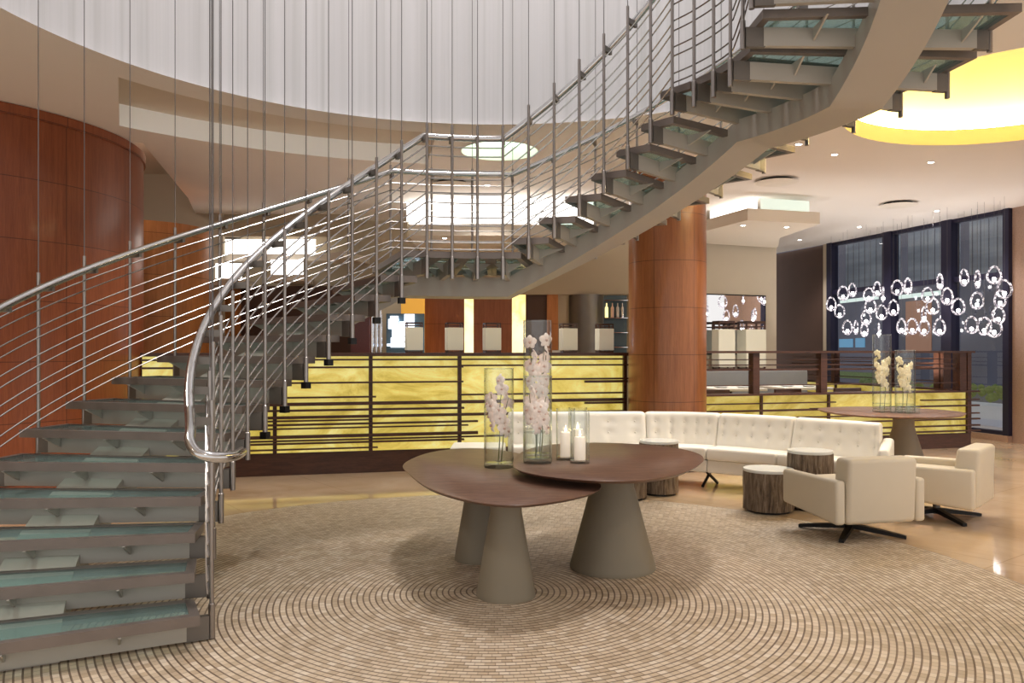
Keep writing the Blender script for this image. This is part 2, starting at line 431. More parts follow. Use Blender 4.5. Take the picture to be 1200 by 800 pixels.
# yellow dome
dx, dy, dr = DOME
dm = MB().lathe([(dr, 0), (dr, .17)], 96, (dx, dy, H), cap=False).build('trim_6', M['yellow'], smooth=True); struct(dm)
prof = [(dr, .17), (dr + .22, .17), (dr + .24, .22)] + [((dr + .24) * math.cos(R_(q)), .22 + .5 * math.sin(R_(q))) for q in range(6, 91, 6)]
struct(MB().lathe(prof, 96, (dx, dy, H), cap=False).build('ceiling_dome', M['yellow'], smooth=True, auto=60))
ds = MB().tube([(dx + (dr + .12) * math.cos(2 * PI * i / 72), dy + (dr + .12) * math.sin(2 * PI * i / 72), H + .205) for i in range(72)], .03, 8, closed=True).build('cove_light_strip', M['dome_strip'], smooth=True)
tag(ds, 'ring of warm white strip light hidden on the lip of the yellow ceiling dome', 'strip light')
# round lit ceiling recess
rl = thing('round_ceiling_light', 'pale green round recessed light glowing in the ceiling over the stair landing', 'ceiling light', (ROUND[0], ROUND[1], H))
MB().lathe([(ROUND[2] + .02, -.006), (ROUND[2], -.006), (ROUND[2], .15)], 48, cap=False).build('rim', M['ceiling'], rl, smooth=True)
MB().lathe([(0, .15), (ROUND[2], .15)], 48).build('diffuser', M['dome_glow'], rl)

# walls and bulkheads
def quad(name, p, mat):
    return MB().add(p, [(0, 1, 2, 3)]).build(name, mat)
def slab(name, a, b, z0, z1, mat, th=.1):
    a = Vector((a[0], a[1], 0)); b = Vector((b[0], b[1], 0)); d = (b - a).normalized(); nrm = Vector((-d.y, d.x, 0)) * th
    return MB().prism([a, b, b + nrm, a + nrm], z0, z1).build(name, mat)
struct(slab('wall_back', (-10, 16.6), (2.6, 16.6), 0, 4.35, M['wall']))
struct(slab('trim_7', (-4.7, 13.9), (3.3, 13.9), 2.42, H, M['wall'], .15))          # tan bulkhead over the reception
struct(slab('wall_left_far', (-7.2, 13.2), (-4.75, 13.2), 0, 4.35, M['wall_beige']))
struct(slab('wall_restaurant', (3.3, 13.96), (4.80, 14.58), 0, H, M['wall_beige'], .12))
struct(slab('trim_8', (4.80, 14.58), (4.9, 19), 0, H, M['wall_beige'], .12))
struct(slab('wall_left', (-10, 19), (-10, -2.5), 0, 4.4, M['wall'], .1))
# window wall along the right: from near corner to the far dark panel
WA, WB = Vector((7.93, 12.70, 0)), Vector((6.72, 16.95, 0))
wd = (WB - WA).normalized(); wn = Vector((-wd.y, wd.x, 0))     # wn points into the room (left)
if wn.x > 0: wn = -wn
WL = (WB - WA).length
def wpt(u, off=0, z=0): p = WA + wd * u + wn * off; return Vector((p.x, p.y, z))
struct(slab('wall_right_far', wpt(WL + .16), wpt(WL + 2.6), 0, H, M['wall_brown'], -.12))
def wslab(mb, u0, u1, o0, o1, z0, z1): mb.prism([wpt(u0, o0), wpt(u1, o0), wpt(u1, o1), wpt(u0, o1)], z0, z1)
m = MB(); wslab(m, WL - .02, WL + .16, -.05, .06, 0, H); struct(m.build('trim_9', M['wall_beige']))
def pxu(px):                                                    # where a sight line meets the window wall
    k = (px - 600) / F
    return (k * WA.y - WA.x) / (wd.x - k * wd.y)
US = [0.0, pxu(1114), pxu(1044), WL]
for i in range(3):
    u0, u1 = US[i], US[i + 1]
    fr = MB()
    wslab(fr, u0 - .11 if i else u0, u0 + .11, -.08, .10, .1, H)
    if i == 2: wslab(fr, u1 - .14, u1, -.08, .10, .1, H)
    zt = 2.62
    wslab(fr, u0, u1, -.03, .05, zt, zt + .09); wslab(fr, u0, u1, -.05, .06, .1, .16); wslab(fr, u0, u1, -.05, .06, H - .06, H)
    w = fr.build('window_%d' % (i + 1), M['mullion']); struct(w)
    g = MB(); g.add([wpt(u0, 0, .1), wpt(u1, 0, .1), wpt(u1, 0, H), wpt(u0, 0, H)], [(0, 1, 2, 3)])
    g.build('pane', M['window_glass'], w)
m = MB(); wslab(m, 0, WL, -.15, .12, 0, .1); struct(m.build('baseboard_right', M['granite_pink']))
m = MB(); wslab(m, -1.2, -.005, -.3, .03, 0, H); struct(m.build('wall_right', M['granite_pink']))
# outside: pavement, dim facades, hedge; the night light on them is emission
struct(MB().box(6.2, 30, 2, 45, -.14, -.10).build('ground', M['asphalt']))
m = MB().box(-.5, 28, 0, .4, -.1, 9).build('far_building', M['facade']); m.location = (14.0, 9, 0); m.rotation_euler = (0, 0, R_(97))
tag(m, 'dim unlit building across the street seen through the dark windows at night', 'building')
def fbox(px0, px1, py0, py1, name, mat, d=.02):
    # a panel on the far building's front, given by where it is seen
    o_ = Vector((14.0, 9, 0)); a_ = R_(97); e1 = Vector((math.cos(a_), math.sin(a_), 0)); n1 = Vector((-math.sin(a_), math.cos(a_), 0)); P = o_ + n1 * .4
    def hit(px):
        k = (px - 600) / F; u = (k * P.y - P.x) / (e1.x - k * e1.y); return u, (P + e1 * u).y
    (u0, y0_), (u1, y1_) = hit(px0), hit(px1); ym = (y0_ + y1_) / 2
    z1, z0 = EYE + (410 - py0) * ym / F, EYE + (410 - py1) * ym / F
    return MB().box(min(u0, u1), max(u0, u1), .4, .4 + d, z0, z1).build(name, mat, m)
M['shop_blue'] = glow('blue_shop_window', (.12, .30, .45), .5)
M['cove_reflection'] = glow('painted_cove_reflection', (.75, .85, .75), .55)  # cove light's reflection in the window, painted as a glowing bar
M['column_reflection'] = plain('painted_column_reflection', (.25, .12, .07), .7, emit=(.40, .20, .12), estr=.35)  # wood column's reflection in the window, painted as a glowing panel
fbox(984, 1000, 397, 407, 'shop_window', M['shop_blue']); fbox(1003, 1014, 396, 407, 'shop_window', M['shop_blue'])
fbox(985, 1030, 349, 353, 'reflection_bar', M['cove_reflection']); fbox(1052, 1106, 343, 348, 'reflection_bar', M['cove_reflection'])
fbox(1062, 1092, 352, 412, 'reflection_panel', M['column_reflection']); fbox(984, 1037, 436, 444, 'lit_sill', M['hedge'])
bl = MB()
for i in range(3):
    bl.box(WL - US[i + 1] + .1, WL - US[i] - .1, 0, .01, 2.75, H - .03)
blo = bl.build('window_blind', M['blind']); blo.location = wpt(WL, -.30); blo.rotation_euler = (0, 0, math.atan2(-wd.y, -wd.x))
tag(blo, 'grey sheer blind with thin vertical lines behind the upper window panes', 'blind')
hd = MB()
for i in range(300):
    c = wpt(random.uniform(-1.5, 6.5), -2.4 + random.uniform(-.3, .3)); rr = random.uniform(.05, .10)
    hd.lathe([(0, -rr), (rr * .7, -rr * .6), (rr, 0), (rr * .7, rr * .6), (0, rr)], 7, (c.x, c.y, .49 + random.uniform(0, .22)))
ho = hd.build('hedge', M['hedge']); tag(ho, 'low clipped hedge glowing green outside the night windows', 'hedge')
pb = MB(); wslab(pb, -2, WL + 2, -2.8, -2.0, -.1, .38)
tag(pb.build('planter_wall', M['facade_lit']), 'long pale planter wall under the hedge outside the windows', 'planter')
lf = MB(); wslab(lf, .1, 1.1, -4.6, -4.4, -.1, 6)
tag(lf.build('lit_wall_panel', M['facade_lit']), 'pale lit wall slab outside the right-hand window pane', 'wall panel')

# ------------------------------------------------------------------ dropped soffits with cove light
def soffit(i, pts, z0, z1, glowpts, label):
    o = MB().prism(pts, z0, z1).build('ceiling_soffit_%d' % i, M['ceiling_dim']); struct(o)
    g = MB(); zt_ = H - .012 if i < 3 else 3.32
    for a, b in zip(glowpts[:-1], glowpts[1:]):
        g.add([(a[0], a[1], z1 + .01), (b[0], b[1], z1 + .01), (b[0], b[1], zt_), (a[0], a[1], zt_)], [(0, 1, 2, 3)])
    return tag(g.build('cove_light', M['cove_glow'], None), label, 'cove light')
soffit(1, [(2.95, 12.55), (3.34, 11.39), (4.50, 11.74), (4.40, 13.2), (4.80, 14.5), (3.35, 13.9)], 3.30, 3.47, [(3.18, 12.9), (3.58, 11.72)], 'white glowing cove light left of the corner above the right-hand dropped ceiling')
g = MB().add([(3.62, 11.70, 3.48), (4.42, 11.94, 3.48), (4.42, 11.94, H - .03), (3.62, 11.70, H - .03)], [(0, 1, 2, 3)]).build('cove_panel', M['cove_panel'])
tag(g, 'pale green lit glass strip above the right-hand dropped ceiling edge', 'cove light')
soffit(2, [(-1.52, 11.6), (1.35, 11.6), (1.35, 13.85), (-1.52, 13.85)], 3.11, 3.27, [(-1.6, 12.2), (-1.2, 11.85), (1.2, 11.85)], 'bright white cove light over the dropped ceiling behind the stair landing')
struct(slab('trim_11', (-4.95, 13.25), (-2.6, 13.25), 3.33, H, M['wall'], .05))
soffit(3, [(-4.95, 13.32), (-3.1, 13.32), (-2.7, 12.9), (-2.45, 13.85), (-4.95, 13.85)], 2.94, 3.05, [(-4.95, 13.5), (-3.3, 13.5)], 'white cove light over the left dropped ceiling behind the curved handrail')
struct(MB().box(-1.95, -1.5, 11.5, 12.0, 3.05, 3.3).build('trim_10', M['wall']))
# lower lit ceiling trays deeper inside, through the opening under the bulkhead
def lit_tray(p, z, label):
    x0, x1, y = p
    t_ = thing('ceiling_tray', label, 'ceiling light', (x0, y, z))
    MB().box(0, x1 - x0, 0, .7, -.10, 0).build('tray_frame', M['ceiling_dim'], t_)
    MB().add([(0.02, .04, .005), (x1 - x0, .04, .005), (x1 - x0, .04, .25), (.02, .04, .25)], [(0, 1, 2, 3)]).build('tray_light', M['cove_glow'], t_)
lit_tray((-4.85, -4.4, 13.85 - .8), 2.62, 'small bright ceiling tray seen low behind the left handrail')
lit_tray((-3.95, -3.4, 13.85 - .8), 2.68, 'long bright ceiling tray seen between the inner balusters')

# ------------------------------------------------------------------ left drum and columns
d = MB().lathe([(2.0, 0), (2.0, 3.60), (2.02, 3.60), (2.02, 3.694)], 128).build('wood_drum', M['drum'], smooth=True); d.location = (-6.12, 8.55, 0)
tag(d, 'huge round red cherry wood drum at left behind the staircase', 'column')
d = MB().lathe([(.95, 0), (.95, 3.2), (.93, 3.2)], 96).build('wood_drum', M['orange_panel'], smooth=True); d.location = (-5.35, 11.6, 0)
tag(d, 'smaller orange wood drum just right of the huge red drum', 'column')
c = thing('wood_column', 'round cherry wood column to the ceiling between the yellow counter and the restaurant screen', 'column', (1.936, 10.02, 0))
MB().lathe([(.478, .12), (.478, 3.70)], 72).build('shaft', M['column'], c, smooth=True)
MB().lathe([(.484, 0), (.484, .12)], 72).build('base_ring', M['dark_wood'], c, smooth=True)

# ------------------------------------------------------------------ staircase
P0, D1, DL1, D2, DL2 = 206.99, 7.521, 7.407, 7.586, 8.21
RI, RT = 1.530, 3.029
RISE, Z0, HP = .155, -.004, 1.198
def lvl(k):
    if k <= 13: return k
    if k <= 16: return 13
    if k <= 23: return k - 3
    if k <= 26: return 20
    return k - 6
def ang(k):
    a = P0 - D1 * min(k, 13) - DL1 * min(max(k - 13, 0), 3) - D2 * min(max(k - 16, 0), 7) - DL2 * min(max(k - 23, 0), 3) - D2 * max(k - 26, 0)
    return R_(a)
def spt(k, r, z=0, da=0):
    a = ang(k) + da; return Vector((CX + r * math.cos(a), CY + r * math.sin(a), z))
def top(k): return lvl(k) * RISE + (.215 if 13 <= k <= 16 or 23 <= k <= 26 else .172)
st = thing('spiral_staircase', 'sweeping curved steel staircase with glass treads rising from the left to the upper right', 'staircase', (0, 0, 0))
KMAX = 30
flat = lambda k: 13 <= k <= 16 or 23 <= k <= 26
# stringer: box beam swept under the treads
ks = [i * .25 for i in range(0, (KMAX + 1) * 4 + 1)]
vs = []; fs = []
for k in ks:
    kk = max(k, -.2); b = lvl(k) * RISE + .185 - .28; tt = b + .165
    if k < 1.8: b = max(b, .0)
    tt = max(tt, b + .03)
    for r, z in ((2.20, b), (2.56, b), (2.56, tt), (2.20, tt)): vs.append(spt(k, r, z))
for i in range(len(ks) - 1):
    for q in range(4):
        fs.append((i * 4 + q, i * 4 + (q + 1) % 4, i * 4 + 4 + (q + 1) % 4, i * 4 + 4 + q))
fs.append((0, 1, 2, 3)); fs.append(tuple((len(ks) - 1) * 4 + q for q in (3, 2, 1, 0)))
MB().add(vs, fs).build('stringer', M['stringer'], st, smooth=True, auto=35)
# treads
def lerp2(a, b, f): return a + (b - a) * f
for k in range(0, KMAX):
    zt = top(k)
    a = ang(k); ri, ro = 1.60, 3.04
    er = Vector((math.cos(a), math.sin(a), 0)); et = Vector((-math.sin(a), math.cos(a), 0)); C0 = Vector((CX, CY, 0))  # et points down the stair
    if flat(k):
        up = R_(3.75) if k in (13, 14, 15, 23, 24, 25) else R_(5.0)
        dn = R_(3.75) if k in (14, 15, 16, 24, 25, 26) else R_(6.5)
        def rad(r, da): return C0 + Vector((math.cos(a + da), math.sin(a + da), 0)) * r
        c4 = [rad(ri, dn), rad(ro, dn * (1 if dn < R_(4) else .5)), rad(ro, -up), rad(ri, -up)]
    else:
        c4 = [C0 + er * ri + et * .145, C0 + er * ro + et * .15, C0 + er * ro - et * .28, C0 + er * ri - et * .15]
    cen = sum(c4, Vector()) / 4
    # outer frame ring and glass
    inn = []
    for j in range(4):
        p = c4[j]; e1 = (c4[(j + 1) % 4] - p).normalized(); e0 = (c4[j - 1] - p).normalized()
        s_ = max(.3, e1.cross(e0).length)
        inn.append(p + (e1 + e0) * (.045 / s_))
    fr = MB()
    vsf = []
    for z in (zt - .05, zt):
        vsf += [Vector((p.x, p.y, z)) for p in c4] + [Vector((p.x, p.y, z)) for p in inn]
    ff = []
    for j in range(4):
        j2 = (j + 1) % 4
        ff += [(8 + j, 8 + j2, 12 + j2, 12 + j), (j2, j, 4 + j, 4 + j2), (j, j2, 8 + j2, 8 + j), (4 + j2, 4 + j, 12 + j, 12 + j2)]
    fr.add(vsf, ff)
    tr_ = fr.build('tread', M['tread_frame'], st)
    MB().prism(inn, zt - .028, zt - .006).build('glass_panel', M['tread_glass'], tr_)
    # cross beam under the tread
    Mx = Matrix.Translation(C0) @ Matrix.Rotation(a, 4, 'Z')
    zb = min(zt - .050, lvl(k) * RISE + .150)
    MB().box(ri + .05, ro - .10, -.02, .02, zb - .11, zb + .0, Mx).build('cross_beam', M['beam'], tr_)
    for r in (1.95, 2.42, 2.85):
        d_ = .17 if not flat(k) else .1
        pts = [(d_, zb), (.0, zb - .085), (-d_ * 1.3, zb)]
        v6 = [Mx @ Vector((x, p[0], p[1])) for x in (r - .006, r + .006) for p in pts]
        if zt - zb > .055: v6 = [Vector((q.x, q.y, q.z + (zt - .052 - zb if abs(q.z - zb) < 1e-4 else 0))) for q in v6]
        MB().add(v6, [(0, 1, 2), (5, 4, 3), (0, 3, 4, 1), (1, 4, 5, 2), (2, 5, 3, 0)]).build('gusset_plate', M['beam'], tr_)
    MB().box(RI + .014, ri + .06, -.018, .018, zb - .115, zb + .002, Mx).build('end_bracket', M['steel_dark'], tr_)
    MB().box(ro - .11, RT - .014, -.018, .018, zb - .115, zb + .002, Mx).build('end_bracket', M['steel_dark'], tr_)
# balusters with sleeve, foot, rail bracket and suspension cable
rod_me = MB().lathe([(.0115, 0), (.0115, HP - .12), (.0, HP - .12)], 10, (0, 0, .12)).build('baluster', M['steel'], st, smooth=True)
slv = MB().lathe([(0, 0), (.0165, 0), (.0165, .17), (.012, .175)], 12).build('sleeve', M['steel'], rod_me, smooth=True)
ftc = MB().box(-.024, .024, -.024, .024, -.045, 0).build('foot_cap', M['black'], rod_me)
brk = MB().box(-.115, -.005, -.012, .012, HP - .125, HP - .085).build('rail_bracket', M['steel_dark'], rod_me)
cab = MB().lathe([(.0030, 0), (.0030, 1.0)], 6).build('suspension_cable', M['cable'], rod_me, smooth=True)
first = True
CT = 9.6
for side, rad in (('in', RI), ('out', RT)):
    for k in range(0, KMAX):
        zb = lvl(k) * RISE + Z0 + (.012 if k == 0 else 0)
        p = spt(k, rad, zb)
        if first: rb, s1, f1, b1, c1 = rod_me, slv, ftc, brk, cab; first = False
        else:
            rb = inst(rod_me, st)
            s1 = inst(slv, rb); b1 = inst(brk, rb); c1 = inst(cab, rb)
            f1 = inst(ftc, rb) if (side == 'in' and k >= 6 and k <= 12) else None
        rb.location = p; rb.rotation_euler = (0, 0, ang(k) + (PI if side == 'in' else 0))
        c1.location = (0, 0, HP); c1.scale = (1, 1, CT - zb - HP)
bpy.data.objects.remove(ftc)
# continuous bars in pairs
BAR = [1.028, .958, .846, .778, .663, .593, .48, .417, .295, .23]
for side, rad in (('in', RI + .018), ('out', RT - .018)):
    for hgt in BAR:
        pts = [spt(i * .25, rad, lvl(i * .25) * RISE + Z0 + hgt) for i in range(0, (KMAX - 1) * 4 + 1)]
        MB().tube(pts, .0052, 6).build('rail_bar', M['steel_bar'], st, smooth=True)
# handrails
hz = HP - .075
pts = [spt(i * .25, RI + .10, lvl(i * .25) * RISE + Z0 + hz) for i in range(0, (KMAX - 1) * 4 + 1)]
vol = [(-1.335, 3.97, .955), (-1.33, 3.86, .952), (-1.36, 3.765, .955), (-1.41, 3.72, .965), (-1.465, 3.725, .985), (-1.515, 3.78, 1.03), (-1.545, 3.86, 1.075)]
pts = [p for p in catmull(vol + [tuple(q) for q in pts[1:3]], 5)][:-5] + pts[1:]
MB().tube(pts, .0255, 14).build('handrail', M['steel_rail'], st, smooth=True)
pts = [spt(i * .25, RT - .10, lvl(i * .25) * RISE + Z0 + hz) for i in range(0, (KMAX - 1) * 4 + 1)]
MB().tube(pts, .0255, 14).build('handrail', M['steel_rail'], st, smooth=True)

# ------------------------------------------------------------------ reception counter
ct_a = math.atan(.242); cdir = Vector((math.cos(ct_a), math.sin(ct_a), 0))
RC = thing('reception_counter', 'long reception counter of glowing yellow onyx crossed by dark wood bars behind the staircase', 'counter', (-3.14, 9.18, 0), ct_a)
def cx(px):   # along-counter coordinate of a sight line
    k = (px - 600) / F; return (k * 9.18 + 3.14) / (cdir.x - k * cdir.y)
xl, xr = cx(165), cx(733)
MB().box(xl, xr, .04, .75, 0, .26).build('plinth', M['dark_wood'], RC)
MB().box(xl, xr + .03, -.03, .34, 1.385, 1.425).build('counter_top', M['dark_wood'], RC)
vx = [xl] + [cx(p) for p in (212, 322, 434.5, 538.8)] + [cx(538.8) + 1.08, xr]
for a, b in zip(vx[:-1], vx[1:]):
    MB().box(a + .004, b - .004, .05, .09, .26, 1.385).build('onyx_panel', M['onyx'], RC)
MB().box(xl, xr, .10, .30, .26, 1.38).build('backing', M['dark_wood'], RC)
for x in vx[1:]:
    MB().box(x - .022, x + .022, .0, .055, .25, 1.385).build('upright', M['dark_wood'], RC)
def bar(parent, x0, x1, z, h=.018, d=.035, mat=None):
    MB().box(x0, x1, -d, .02, z - h / 2, z + h / 2).build('bar', mat or M['dark_wood'], parent)
U = vx[1:]
bar(RC, xl, xr, 1.345, .02); bar(RC, xl, U[3] + .04, 1.255, .022); bar(RC, xl, U[3] + .04, 1.075, .02)
bar(RC, xl, U[2] + .06, .905, .02); bar(RC, xl, xr, .828, .038); bar(RC, xl, U[3] + .05, .755, .024)
bar(RC, xl, xr, .675, .032); bar(RC, xl, U[2] + .02, .635, .018); bar(RC, xl, U[3] + .22, .590, .022); bar(RC, xl, U[3] + .1, .545, .016)
bar(RC, xl, U[3] + .22, .450, .036); bar(RC, xl, xr - .2, .405, .018); bar(RC, xl, U[3] + .05, .372, .02); bar(RC, xl, U[2] + .08, .305, .016)
bar(RC, U[3], xr + .04, 1.27, .02); bar(RC, U[3] + .5, xr + .04, 1.095, .022); bar(RC, xr - .55, xr + .02, 1.06, .03); bar(RC, U[3], xr, .915, .02)
bar(RC, xr - .55, xr, .79, .025)

# lanterns on the counter
def lantern(p, h, w, rz, label, first=[None]):
    if first[0] is None:
        o = thing('table_lantern', label, 'lamp', p, rz, 'white lanterns in a row')
        MB().box(-.10, .10, -.07, .07, 0, .02).build('base', M['dark_wood'], o)
        MB().box(-.105, .105, -.075, .075, .03, .31).build('shade', M['screen_white'], o, bevel=.004, seg=1)
        f_ = MB()
        for x in (-.095, .095):
            for y in (-.065, .065): f_.box(x - .007, x + .007, y - .007, y + .007, .02, .37)
        for y in (-.065, .065): f_.box(-.10, .10, y - .007, y + .007, .355, .372); f_.box(-.10, .10, y - .006, y + .006, .325, .335)
        for x in (-.095, .095): f_.box(x - .007, x + .007, -.065, .065, .355, .372)
        f_.build('frame', M['dark_wood'], o); first[0] = o
    else:
        o = copy_tree(first[0]); o['label'] = label; o.location = p; o.rotation_euler = (0, 0, rz)
    o.scale = (w / .21, w / .21, h / .37)
    return o
def ct(px, back, z):
    x = cx(px); v = Matrix.Rotation(ct_a, 4, 'Z') @ Vector((x, back, 0)); return (v.x - 3.14, v.y + 9.18, z)
for px, lab in ((487, 'white lantern beside the bright lit art at the left end of the counter'), (535, 'white lantern in front of the left cherry wood panel on the counter'),
                (580, 'white lantern between the two glowing onyx strips on the counter'), (671, 'white lantern just right of the tall vase on the counter'),
                (714, 'white lantern nearest the round wood column on the counter')):
    lantern(ct(px, .18, 1.425), .37, .205, ct_a + .05, lab)
lantern((3.62, 13.75, 1.10), .85, .32, .3, 'white lantern by the wood column in front of the mirror')
lantern((4.15, 13.92, 1.10), .85, .40, .3, 'white lantern in front of the middle of the mirror')
tag(MB().box(-1.0, .75, -.15, .15, 0, 1.10).build('console_shelf', M['dark_wood']), 'dark wood console under the mirror behind the restaurant screen', 'console').location = (3.95, 13.86, 0)
bpy.data.objects['console_shelf'].rotation_euler = (0, 0, .39)
# small papers and cards on the counter near lanterns
for px, lab in ((655, 'small cream card lying on the counter just right of the tall vase'), ):
    o = MB().box(-.05, .05, -.03, .03, 0, .03).build('card_stack', M['linen']); o.location = ct(px, .12, 1.425)
    tag(o, lab, 'cards')

# back wall of the reception, seen over the counter (y about 14)
def backp(name, px0, px1, z0, z1, mat, label, cat, Y=13.95, th=.12):
    x0, x1 = (px0 - 600) / F * Y, (px1 - 600) / F * Y
    o = MB().box(x0, x1, 0, th, z0, z1).build(name, mat); o.location = (0, Y, 0); tag(o, label, cat); return o
backp('wood_wall_panel', 496, 544, 0, 2.42, M['wood_panel'], 'left cherry wood panel on the wall behind the counter', 'wall panel')
backp('onyx_strip', 544, 555, 0, 2.42, M['onyx_bright'], 'narrow glowing onyx strip between two cherry wood panels', 'light panel', 14.0)
backp('wood_wall_panel', 555, 600, 0, 2.42, M['wood_panel'], 'cherry wood panel between the two glowing onyx strips', 'wall panel')
backp('onyx_strip', 600, 616, 0, 2.42, M['onyx_bright'], 'wider glowing onyx strip behind the tall vase', 'light panel', 14.0)
backp('wood_wall_panel', 616, 641, 0, 2.42, M['wall_brown'], 'narrow brown panel behind the tall vase', 'wall panel', 14.0)
backp('wood_wall_panel', 641, 654, 0, 2.42, M['orange_panel'], 'narrow orange wood panel right of the tall vase', 'wall panel')
backp('wood_wall_panel', 654, 664, 0, 2.42, M['wall'], 'narrow tan panel left of the grey round pillar', 'wall panel', 14.0)
o = MB().lathe([(.30, 0), (.30, 2.42)], 48).build('round_pillar', M['steel_dark'], smooth=True); o.location = (1.30, 14.1, 0)
tag(o, 'dark grey metal round pillar behind the counter lanterns', 'column')
bs = thing('bottle_shelf', 'blue grey glass shelf unit against the wall left of the wood column', 'shelf', (1.58, 13.75, 0))
MB().box(0, .40, .1, .14, 0, 2.40).build('back_panel', M['blue_shelf'], bs)
for z in (1.50, 1.75, 2.0, 2.3): MB().box(0, .40, -.05, .1, z, z + .010).build('shelf_board', M['chrome'], bs)
for i, x in enumerate((1.62, 1.72, 1.81, 1.89)):
    o = MB().lathe([(0, 0), (.028, 0), (.028, .17), (.01, .20), (.01, .25), (0, .25)], 12).build('bottle', [M['onyx_bright'], M['lip'], M['linen'], M['chrome']][i], smooth=True)
    o.location = (x, 13.76, 2.012)
    tag(o, ['yellow bottle at the left end of the upper shelf', 'reddish bottle second from left on the upper shelf', 'white bottle third from left on the upper shelf', 'silver bottle at the right end of the upper shelf'][i], 'bottle', 'bottles on the glass shelf')
backp('red_granite_panel', 411, 433, 0, 2.3, M['granite_red'], 'red granite panel behind the left part of the counter', 'wall panel', 12.6)
for i, px in enumerate((436, 441, 446)):
    x = (px - 600) / F * 12.3
    o = MB().lathe([(.024, 0), (.024, 2.5)], 16).build('chrome_pole', M['chrome'], smooth=True); o.location = (x, 12.3, 0)
    tag(o, ['left', 'middle', 'right'][i] + ' one of three vertical chrome poles beside the red granite panel', 'pole', 'chrome poles')
la = thing('lit_art_panel', 'bright white and blue backlit panel of square blocks left of the lanterns', 'light panel', ((452 - 600) / F * 13, 13, 0))
MB().box(0, .62, .05, .1, 0, 2.05).build('backboard', M['blue_shelf'], la)
for (x, z, w, h) in ((.08, 1.50, .46, .16), (.02, 1.52, .52, .04), (.10, 1.66, .12, .22), (.04, 1.80, .16, .16), (.22, 1.62, .10, .3), (.30, 1.70, .16, .34), (.07, 1.93, .13, .08), (.42, 1.60, .12, .2)):
    MB().box(x, x + w, 0, .05, z, z + h).build('light_block', M['sky_art'], la)
backp('amber_panel', 470, 497, 0, 2.35, M['amber'], 'amber lit panel above the lit art behind the counter', 'light panel', 13.4)
backp('wood_wall_panel', 240, 280, 0, 2.60, M['orange_panel'], 'orange wood panel seen low between the left handrails', 'wall panel', 13.6)
backp('wood_wall_panel', 280, 420, 0, 2.55, M['wall_brown'], 'dark brown panel seen between the inner balusters', 'wall panel', 13.7)

# ------------------------------------------------------------------ restaurant screen
SA, SB = Vector((2.30, 10.80, 0)), Vector((6.88, 12.04, 0))
sa = math.atan2(SB.y - SA.y, SB.x - SA.x); SL = (SB - SA).length; sdir = (SB - SA).normalized()
def sx(px): k = (px - 600) / F; return (k * SA.y - SA.x) / (sdir.x - k * sdir.y)
def screen(loc, rz, L, ux, label, panels=True):
    o = thing('restaurant_screen', label, 'partition', loc, rz)
    MB().box(0, L + .02, -.06, .16, 1.415, 1.445).build('top_rail', M['dark_wood'], o)
    MB().box(0, L + .0, .0, .14, 0, .22).build('plinth', M['dark_wood'], o)
    MB().box(0, L + .10, -.07, .17, .83, .855).build('sill', M['dark_wood'], o)
    for a, b in zip(ux[:-1], ux[1:]):
        MB().box(a + .004, b - .004, .02, .06, .22, .83).build('onyx_panel', M['onyx_dim'], o)
    for u in ux[1:-1]:
        MB().box(u - .015, u + .015, -.02, .03, .22, .83).build('upright', M['dark_wood'], o)
        MB().box(u - .13, u - .03, -.01, .11, .855, 1.415).build('post', M['dark_wood'], o)
    MB().box(L - .22, L - .10, -.02, .12, .855, 1.415).build('post', M['dark_wood'], o)
    MB().box(L - .08, L - .01, -.02, .12, .22, 1.415).build('post', M['dark_wood'], o)
    for z, h in ((1.25, .016), (1.185, .026), (1.325, .014), (.97, .014)):
        MB().box(0, L - .05, .03, .06, z - h / 2, z + h / 2).build('rail', M['dark_wood'], o)
    for (x0, x1, z, h) in ((0, ux[-2] + .1, .72, .016), (ux[-2] - .3, L + .13, .63, .024), (0, ux[-2], .62, .026), (L - .9, L + .13, .72, .018), (0, ux[-2] - .3, .52, .014),
                           (ux[-2] - .5, L + .13, .515, .018), (0, L + .14, .43, .022), (0, L + .14, .335, .022), (0, L + .15, .255, .022)):
        MB().box(x0, x1, -.035, .02, z - h / 2, z + h / 2).build('bar', M['dark_wood'], o)
    return o
screen(SA, sa, SL, [0, sx(892), sx(971), SL], 'dark wood restaurant screen with open rails above glowing yellow onyx right of the column')
SC = Vector((6.74, 12.50, 0)); SD = Vector((5.75, 16.6, 0))
screen(SD, math.atan2(SC.y - SD.y, SC.x - SD.x), (SC - SD).length, [0, 1.5, 3.0, (SC - SD).length], 'far restaurant screen along the window seen through the front screen rails')
# restaurant furniture seen through the rails
bq = thing('banquette', 'grey upholstered banquette seen low through the screen rails by the column', 'banquette', (2.9, 13.1, 0), .25)
MB().box(0, 2.2, -.55, 0, 0, .45).build('seat', M['grey_fabric'], bq, bevel=.03); MB().box(0, 2.2, 0, .15, 0, 1.12).build('backrest', M['grey_fabric'], bq, bevel=.03)
for i, (x, y, lab) in enumerate(((3.25, 12.0, 'white clothed dining table behind the screen nearest the column'), (4.35, 12.35, 'white clothed dining table behind the middle of the screen'))):
    o = thing('dining_table', lab, 'table', (x, y, 0), .2)
    MB().box(-.4, .4, -.4, .4, .86, .90).build('table_top', M['linen'], o, bevel=.005, seg=1)
    MB().lathe([(.22, 0), (.22, .03), (.04, .06), (.04, .86)], 20).build('pedestal', M['black'], o, smooth=True)
    for dx_, l2 in ((-.15, 'left'), (.18, 'right')):
        p = MB().lathe([(0, 0), (.06, .0), (.11, .015), (.10, .018), (0, .008)], 20).build('plate', M['white_top'], smooth=True); p.location = (x + dx_, y - .1, .9)
        tag(p, 'white plate at the %s of the %s' % (l2, ['dining table nearest the column', 'dining table behind the middle of the screen'][i]), 'plate', 'plates')
